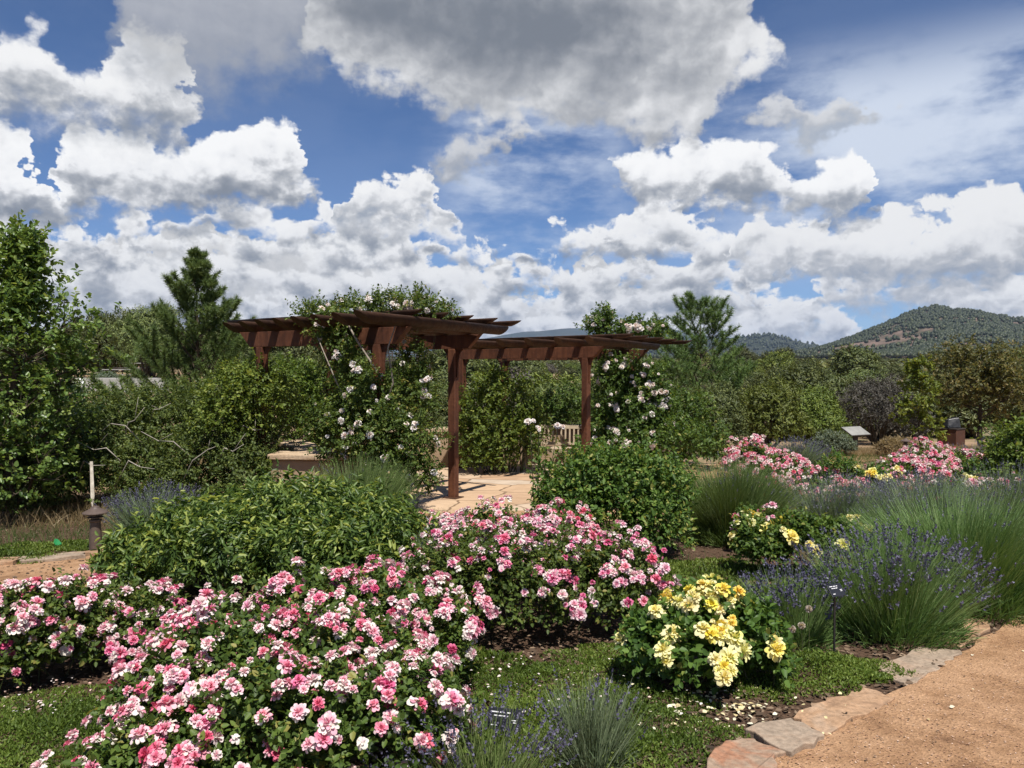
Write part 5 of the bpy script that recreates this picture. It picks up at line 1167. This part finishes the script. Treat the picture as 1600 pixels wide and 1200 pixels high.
# ================================================================ climbing roses on the pergolas
def climber(label, loc, lobes, n, fl, singles, k=7, mat='rose_leaf', L=.040, Wd=.027, vines=(), n_parts=90, size=.042, rough=.3, **kw):
    t = bush('climbing_rose', label, 'climbing rose', loc, lobes, n, k=k, twig=.13, L=L, Wd=Wd, mat=mat, n_canes=2 * len(lobes), cane='cane', inner=.25, rough=rough, zmin=-.9, up=.15, cane_r=.005, **kw)
    P, O = lobe_points(lobes, 900, .95, -.5); front = (O[:, 1] < .35); P, O = P[front], O[front]
    Pb, Ob = clusters(P, nrm(O + np.array([0, -.3, .3])), fl, (3, 7), .075) if fl else (np.zeros((0, 3)), np.zeros((0, 3)))
    i = rng.choice(len(P), singles, replace=False); Pb = np.concatenate([Pb, P[i]]); Ob = np.concatenate([Ob, nrm(O[i] + np.array([0, -.2, .3]))])
    put_blooms(t, Pb, Ob, WHITE, WHITE_W, size, n_parts=n_parts)
    mb = MB()
    for v, r in vines: mb.tube(v, [r * (1 - .5 * i / (len(v) - 1)) for i in range(len(v))], 6)
    if vines: mb.build('old_vine', M['grey_cane'], t, smooth=True)
    return t
def zr(py, y): return E_Z - (py - 580) / 1200 * y           # height that a sight line reaches at depth y
loc = (-1.76, 10.1, 0)
def lob(L): return [(X(px, y) - loc[0], y - loc[1], zr(py, y) - loc[2], rx, ry, rz) for px, py, y, rx, ry, rz in L]
climber('white climbing rose sprawling over the near pergola post and its roof', loc,
        lob([(495, 490, 10.6, .26, .40, .12), (545, 486, 10.4, .26, .4, .14), (600, 480, 10.6, .28, .4, .17), (650, 478, 10.8, .30, .4, .16), (690, 485, 11.0, .14, .3, .08), (520, 520, 10.2, .24, .3, .26), (545, 565, 10.1, .22, .3, .28),
             (575, 610, 10.0, .34, .3, .30), (530, 680, 9.9, .36, .3, .32), (590, 680, 9.85, .46, .36, .40), (640, 690, 9.95, .36, .3, .34), (560, 640, 10.0, .3, .3, .26), (650, 620, 10.6, .30, .3, .40), (645, 570, 10.9, .26, .3, .34), (610, 735, 9.8, .36, .3, .24), (655, 740, 9.9, .22, .25, .20), (500, 655, 9.8, .16, .2, .2)]),
        5200, 8, 78, tint_mu=.5, vines=[([(.05, -.12, 0), (.02, -.14, .6), (-.10, -.12, 1.1), (.16, -.1, 1.5), (.04, -.12, 2.0), (-.25, -.15, 2.45), (-.45, -.1, 2.8)], .022), ([(.08, -.12, 1.5), (.22, -.15, 1.9), (.16, -.2, 2.35), (.3, -.2, 2.75)], .014), ([(-.1, -.12, 1.1), (-.5, -.2, 1.9), (-.75, -.2, 2.5)], .012)])
loc = (2.5, 16.0, 0)
climber('white climbing rose covering the right post of the far pergola', loc,
        lob([(960, 590, 15.9, .42, .4, .5), (985, 640, 15.8, .6, .45, .6), (950, 650, 15.7, .42, .4, .5), (1020, 660, 15.8, .42, .4, .44), (1010, 600, 15.9, .40, .4, .5), (1035, 625, 15.9, .28, .3, .36), (985, 512, 16.4, .50, .4, .15), (935, 508, 16.0, .26, .4, .18), (943, 494, 15.9, .16, .3, .16), (1025, 514, 16.9, .26, .3, .12), (1000, 690, 15.4, .6, .4, .3), (940, 690, 15.4, .4, .3, .3)]),
        4200, 18, 110, size=.050, L=.055, Wd=.038, tint_mu=.42)
# ================================================================ shrubs round the patio
def shrub(label, px, y, lobes, n, mat, k=6, twig=.16, L=.055, Wd=.036, name='leafy_shrub', **kw):
    loc_ = at(px, y); return bush(name, label, 'shrub', loc_, [(X(p, q) - loc_[0], q - loc_[1], zr(py, q) - loc_[2], rx, ry, rz) for p, py, q, rx, ry, rz in lobes], n, k=k, twig=twig, L=L, Wd=Wd, mat=mat, n_canes=40, cane_r=.012, inner=.35, rough=.22, zmin=-.6, **kw)
shrub('bright green shrub under the left end of the near pergola', 385, 10.7, [(350, 622, 11.0, .28, .4, .28), (395, 605, 11.2, .34, .4, .28), (435, 625, 11.3, .26, .4, .26), (340, 660, 10.9, .28, .4, .26), (395, 655, 11.2, .36, .4, .30), (372, 588, 11.3, .22, .3, .16), (410, 596, 11.4, .22, .3, .14)], 1300, 'bright_leaf', tint_mu=.42, L=.048, Wd=.033)
shrub('green shrub behind the low stone capped wall under the near pergola', 470, 13.4, [(450, 610, 13.4, .45, .5, .42), (500, 620, 13.6, .5, .5, .5), (470, 660, 13.2, .55, .5, .5), (520, 650, 13.8, .45, .5, .5), (460, 585, 13.8, .35, .3, .25), (545, 610, 14.2, .45, .4, .45)], 2000, 'bright_leaf', tint_mu=.34)
shrub('rounded green rose shrub against the curved wall left of the bench', 785, 15.6, [(750, 640, 15.6, .40, .4, .5), (800, 630, 15.6, .45, .4, .5), (770, 600, 15.8, .32, .35, .34), (825, 660, 15.5, .35, .35, .4), (775, 680, 15.3, .6, .4, .4), (735, 685, 15.4, .3, .3, .4), (820, 695, 15.3, .4, .35, .36), (760, 715, 15.2, .5, .3, .22)], 2300, 'bright_leaf', tint_mu=.36, L=.06, Wd=.04)
shrub('dark foliage rising behind the bench and the right wall', 900, 18.4, [(850, 650, 18.2, .5, .4, .5), (890, 640, 18.4, .6, .4, .55), (1070, 660, 17.0, .7, .5, .7), (1090, 700, 16.0, .6, .5, .5), (1060, 690, 15.0, .3, .4, .4)], 1700, 'rose_leaf', L=.07, Wd=.045, tint_mu=.4)
shrub('green bush at the right frame edge in front of the yucca', 1600, 11.6, [(1590, 705, 11.6, .36, .4, .42), (1640, 700, 11.6, .5, .4, .5), (1605, 740, 11.4, .5, .4, .4)], 1300, 'bright_leaf', L=.06, Wd=.04, tint_mu=.35)
thicket = shrub('olive green thorny shrub filling the ground before the pine, dead twigs showing', 300, 11.8, [(110, 700, 11.6, .55, .5, .5), (180, 670, 12, .6, .5, .55), (250, 665, 12, .65, .5, .55), (320, 670, 11.8, .65, .5, .55), (385, 690, 11.4, .5, .5, .5), (150, 740, 11.3, .55, .5, .42), (230, 730, 11.2, .6, .5, .48), (310, 735, 11.0, .6, .5, .48), (385, 740, 10.8, .45, .45, .42), (260, 770, 10.8, .7, .45, .32), (80, 745, 11.4, .5, .5, .40), (210, 640, 12.6, .5, .5, .38), (300, 640, 12.6, .6, .5, .42)], 9500, 'scrub_leaf', k=8, twig=.13, L=.040, Wd=.027, name='scrub_oak', tint_mu=.48)
# dead pale branches in the thorny shrub
loc = at(230, 11.0); b = MB(); rs = np.random.default_rng(4)
for px, py, y, dx, dz in ((195, 665, 10.9, -.3, -.1), (200, 660, 10.9, .28, .22), (165, 700, 10.7, -.35, .10), (130, 720, 10.7, .35, -.05), (330, 660, 11, .3, .15), (350, 700, 10.5, .3, .06), (380, 665, 10.9, .3, -.04), (240, 640, 11.5, .3, .1), (70, 755, 10.9, .5, .1), (270, 690, 10.6, -.4, .15), (300, 720, 10.4, .35, .2), (200, 720, 10.5, .4, -.1)):
    p = np.array([X(px, y) - loc[0], y - loc[1], zr(py, y) - loc[2]]); q = p + np.array([dx, -.1, dz]); m = (p + q) / 2 + rs.normal(size=3) * .05
    b.tube([p - np.array([dx, -.3, .5]) * .8, p, m, q], [.010, .008, .006, .003], 5)
    b.tube([m, m + rs.normal(size=3) * .16 + np.array([0, 0, .08])], [.004, .002], 4)
loc = Vector(loc) - thicket.location; b.build('dead_branches', M['pale_wood'], thicket, smooth=True, loc=loc)

# ================================================================ trees near the garden
def tree_at(px, y): return (X(px, y), y, gz(X(px, y), y) - .03)
leafy_tree('oak_tree', 'leafy oak with a pointed top at the left frame edge', tree_at(10, 10.2), 3.78, 36, lambda f: (.26 * (1 - f) / .36 + .07) if f > .64 else .84 - .15 * abs(f - .45), .085, 'maple_leaf', k=6, twig=.14, L=.068, Wd=.048, per_tip=2, jitter=.12, levels=3, seed=11, first=.04, up=.42, lean=(.060, 0), n_sub=4, tint_mu=.45, cat='oak tree', droop=.2)
pine_tree('pine_tree', 'dark green young pine left of the near pergola', tree_at(309, 18.5), 4.75, 2.65, .085, 14, 6, needle=.12, tuft=26, seed=5, wneed=.012, dens=.85, low=.08, power=.9, drop=-.08)
pine_tree('pine_tree', 'paler pine rising right of the far pergola', tree_at(1095, 27), 5.1, 3.3, .09, 12, 5, needle=.15, tuft=18, seed=8, wneed=.017, dens=.60, low=.08, power=.55, drop=.10)
leafy_tree('young_tree', 'slim bright yellow green young tree before the dark shrub at right', tree_at(1437, 25.5), 2.9, 22, lambda f: .62 * (1 - f) ** .5 + .12, .035, 'locust_leaf', k=6, twig=.16, L=.12, Wd=.07, per_tip=2, jitter=.05, levels=2, seed=4, first=.12, up=.35, n_sub=4, tint_mu=.5)
leafy_tree('bronze_tree', 'round bronze leaved tree with a dark trunk at the right', tree_at(1532, 27), 2.95, 18, lambda f: 1.45 * (1 - .8 * abs(f - .45)) , .11, 'brown_leaf', k=6, twig=.16, L=.10, Wd=.055, per_tip=4, jitter=.22, levels=3, seed=6, first=.36, up=.45, n_sub=4, tint_mu=.5)
# grey sage mound, yucca
loc = at(1302, 21.0)
bush('silver_sage', 'silvery sage mound left of the reading panel', 'shrub', loc, [(0, 0, .28, .42, .4, .32), (-.25, 0, .22, .3, .3, .26), (.28, 0, .22, .3, .3, .26)], 1300, k=6, twig=.10, L=.07, Wd=.025, mat='silver_leaf', n_canes=12, up=.9)
loc = at(1408, 20.5)
bush('grass_mound', 'pale green grassy mound by the distant path light', 'shrub', loc, [(-.2, 0, .20, .36, .3, .24), (.15, .1, .2, .3, .3, .22)], 900, k=6, twig=.10, L=.09, Wd=.016, mat='dry_grass', n_canes=8, up=1.0)
loc = at(1568, 21.5); t = thing('yucca', 'spiky grey green yucca at the right frame edge', 'yucca', loc); b = Buf(); n = 130; d = rand_dirs(n); d[:, 2] = np.abs(d[:, 2]) * .9 + .05
add_blades(b, np.zeros((n, 3)) + np.array([0, 0, .35]), d, rng.uniform(.45, .65, n), .035, rng.random(n), .06, 2); link('blades', b.data('yucca_blades', M['yucca_leaf']), t)
mb = MB(); mb.tube([(0, 0, -.05), (0, 0, .38)], [.09, .08], 8); mb.build('trunk', M['bark'], t)
# junipers and pinyons just past the garden, each with its own look
scrub_tree('juniper', 'yellow green juniper right of the far pine', tree_at(1195, 25), 2.25, 2.6, 'yellow_juniper', 3200, 7, .10, .034, .20, 1, tint_mu=.45, up=.6)
scrub_tree('juniper', 'yellow green juniper in the middle of the right thicket', tree_at(1265, 26), 2.1, 2.3, 'yellow_juniper', 3000, 7, .10, .034, .20, 2, tint_mu=.5, up=.6)
scrub_tree('juniper', 'dark juniper behind the tall lavender dome', tree_at(1105, 21), 2.0, 2.2, 'juniper_leaf', 3000, 7, .09, .03, .18, 3, up=.6)
scrub_tree('pinyon', 'tall dark pinyon behind the yellow green junipers', tree_at(1240, 34), 3.6, 3.6, 'juniper_leaf', 3000, 7, .13, .045, .22, 4)
scrub_tree('dark_shrub', 'purplish grey leafless looking shrub left of the young tree', tree_at(1372, 30), 2.8, 3.0, 'grey_twigs', 3600, 6, .10, .022, .22, 5, tint_mu=.35)
scrub_tree('juniper', 'juniper directly behind the reading panel', tree_at(1325, 33), 2.0, 2.4, 'yellow_juniper', 1800, 7, .12, .04, .2, 6)
scrub_tree('pinyon', 'green pinyon behind the bronze tree', tree_at(1590, 36), 4.3, 4.4, 'juniper_leaf', 3000, 7, .14, .05, .24, 7)
scrub_tree('pinyon', 'dark pinyon seen between the far pergola posts', tree_at(875, 36), 2.6, 3.4, 'juniper_leaf', 3000, 7, .12, .045, .22, 8)
scrub_tree('dry_shrub', 'dry brown grey brush seen through the middle of the pergolas', tree_at(770, 30), 2.4, 3.0, 'grey_twigs', 2600, 6, .12, .03, .22, 9, tint_mu=.6)
scrub_tree('pinyon', 'rounded pinyon against the sky between oak and pine', tree_at(172, 50), 4.6, 5.2, 'juniper_leaf', 3000, 7, .17, .06, .3, 10)
scrub_tree('pinyon', 'tall grey green pinyon just behind the young pine', tree_at(236, 46), 5.0, 3.6, 'juniper_leaf', 3200, 7, .16, .055, .3, 11, tint_mu=.6)
scrub_tree('pinyon', 'pinyon behind the young pine on its right side', tree_at(352, 44), 2.6, 3.6, 'juniper_leaf', 2600, 7, .16, .055, .3, 12)
scrub_tree('shrub', 'pale sage bush above the grey concrete wall', tree_at(163, 40), .8, 1.3, 'silver_leaf', 900, 6, .10, .03, .16, 13)
scrub_tree('scrub_oak', 'dark scrub bush at the foot of the oak', tree_at(-8, 10.6), 1.0, 1.5, 'scrub_leaf', 1600, 6, .05, .032, .12, 33, tint_mu=.3)
scrub_tree('juniper', 'low juniper below the branches of the oak', tree_at(70, 16), 1.7, 2.6, 'scrub_leaf', 2600, 7, .08, .03, .16, 14)
scrub_tree('juniper', 'low juniper behind the bright green shrub', tree_at(440, 24), 2.0, 3.4, 'juniper_leaf', 2600, 7, .10, .035, .2, 16)
scrub_tree('juniper', 'mid green juniper seen between the near pergola posts', tree_at(610, 26), 2.5, 3.2, 'yellow_juniper', 2600, 7, .11, .04, .2, 17, tint_mu=.35)
scrub_tree('juniper', 'low dark juniper seen beyond the patio wall', tree_at(690, 22), 1.7, 2.4, 'juniper_leaf', 2400, 7, .10, .035, .2, 18)

# ================================================================ the trees of the valley, each copied from a few kinds
KINDS = []
for i in range(4): KINDS.append(('juniper', 'juniper_leaf', scrub_tree('juniper', 'x', (0, 0, 0), 3.6, 4.0, 'juniper_leaf', 1100, 6, .26, .10, .4, 40 + i)))
for i in range(3): KINDS.append(('yellow', 'yellow_juniper', scrub_tree('juniper', 'x', (0, 0, 0), 3.2, 3.8, 'yellow_juniper', 1100, 6, .24, .09, .4, 50 + i, tint_mu=.5)))
for i in range(2): KINDS.append(('grey', 'grey_twigs', scrub_tree('dry_shrub', 'x', (0, 0, 0), 2.4, 3.4, 'grey_twigs', 1000, 6, .24, .07, .4, 60 + i, tint_mu=.6)))
LAB = {'juniper': ('round dark green juniper out in the valley scrub beyond the garden', 'dark junipers of the valley'), 'yellow': ('rounded olive yellow juniper out in the valley scrub beyond the garden', 'olive junipers of the valley'), 'grey': ('dry grey brown bush out in the valley scrub beyond the garden', 'dry bushes of the valley')}
rs = np.random.default_rng(77); used = set(); placed = []
for k in range(4000):
    if len(placed) >= 250: break
    d = math.exp(rs.uniform(math.log(33), math.log(235))); px = rs.uniform(-60, 1660); y = d; x = X(px, y)
    if px < 300 and (d < 52): continue
    if px < 500 and rs.random() < .45: continue
    w = 3.6 if d < 90 else 4.4
    if any((x - q[0]) ** 2 + (y - q[1]) ** 2 < (w * .74) ** 2 for q in placed): continue
    placed.append((x, y)); i = int(rs.choice(len(KINDS), p=np.array([3, 3, 3, 3, 2, 2, 2, 1.2, 1.2]) / 20.4)); kind, _, proto = KINDS[i]
    o = proto if i not in used else copy_tree(proto); used.add(i)
    s = rs.uniform(.72, 1.15) * (1.12 if d > 120 else 1) * (.72 if px > 500 and d < 46 else 1); s *= 1.75 if d > 85 and rs.random() < .22 else 1; o.location = (x, y, gz(x, y) - .1); o.rotation_euler = (0, 0, rs.uniform(0, 6.28)); o.scale = (s * rs.uniform(.9, 1.25), s * rs.uniform(.9, 1.25), s)
    tag(o, LAB[kind][0], 'juniper tree' if kind != 'grey' else 'bush', LAB[kind][1])

# ================================================================ the air between here and the mountains
hz_m, hz_t = new_mat('thin air'); hz_m.node_tree.nodes.clear()
hv = hz_t.n('ShaderNodeVolumePrincipled'); hv.inputs['Color'].default_value = (.50, .68, 1.0, 1); hv.inputs['Density'].default_value = 3.6e-5; hv.inputs['Anisotropy'].default_value = 0.0
ho = hz_t.n('ShaderNodeOutputMaterial'); hz_m.node_tree.links.new(hv.outputs[0], ho.inputs['Volume'])
hm = MB(); hm.box((0, 5000, 330), (36000, 30000, 680)); tag(hm.build('haze', hz_m), kind='stuff')
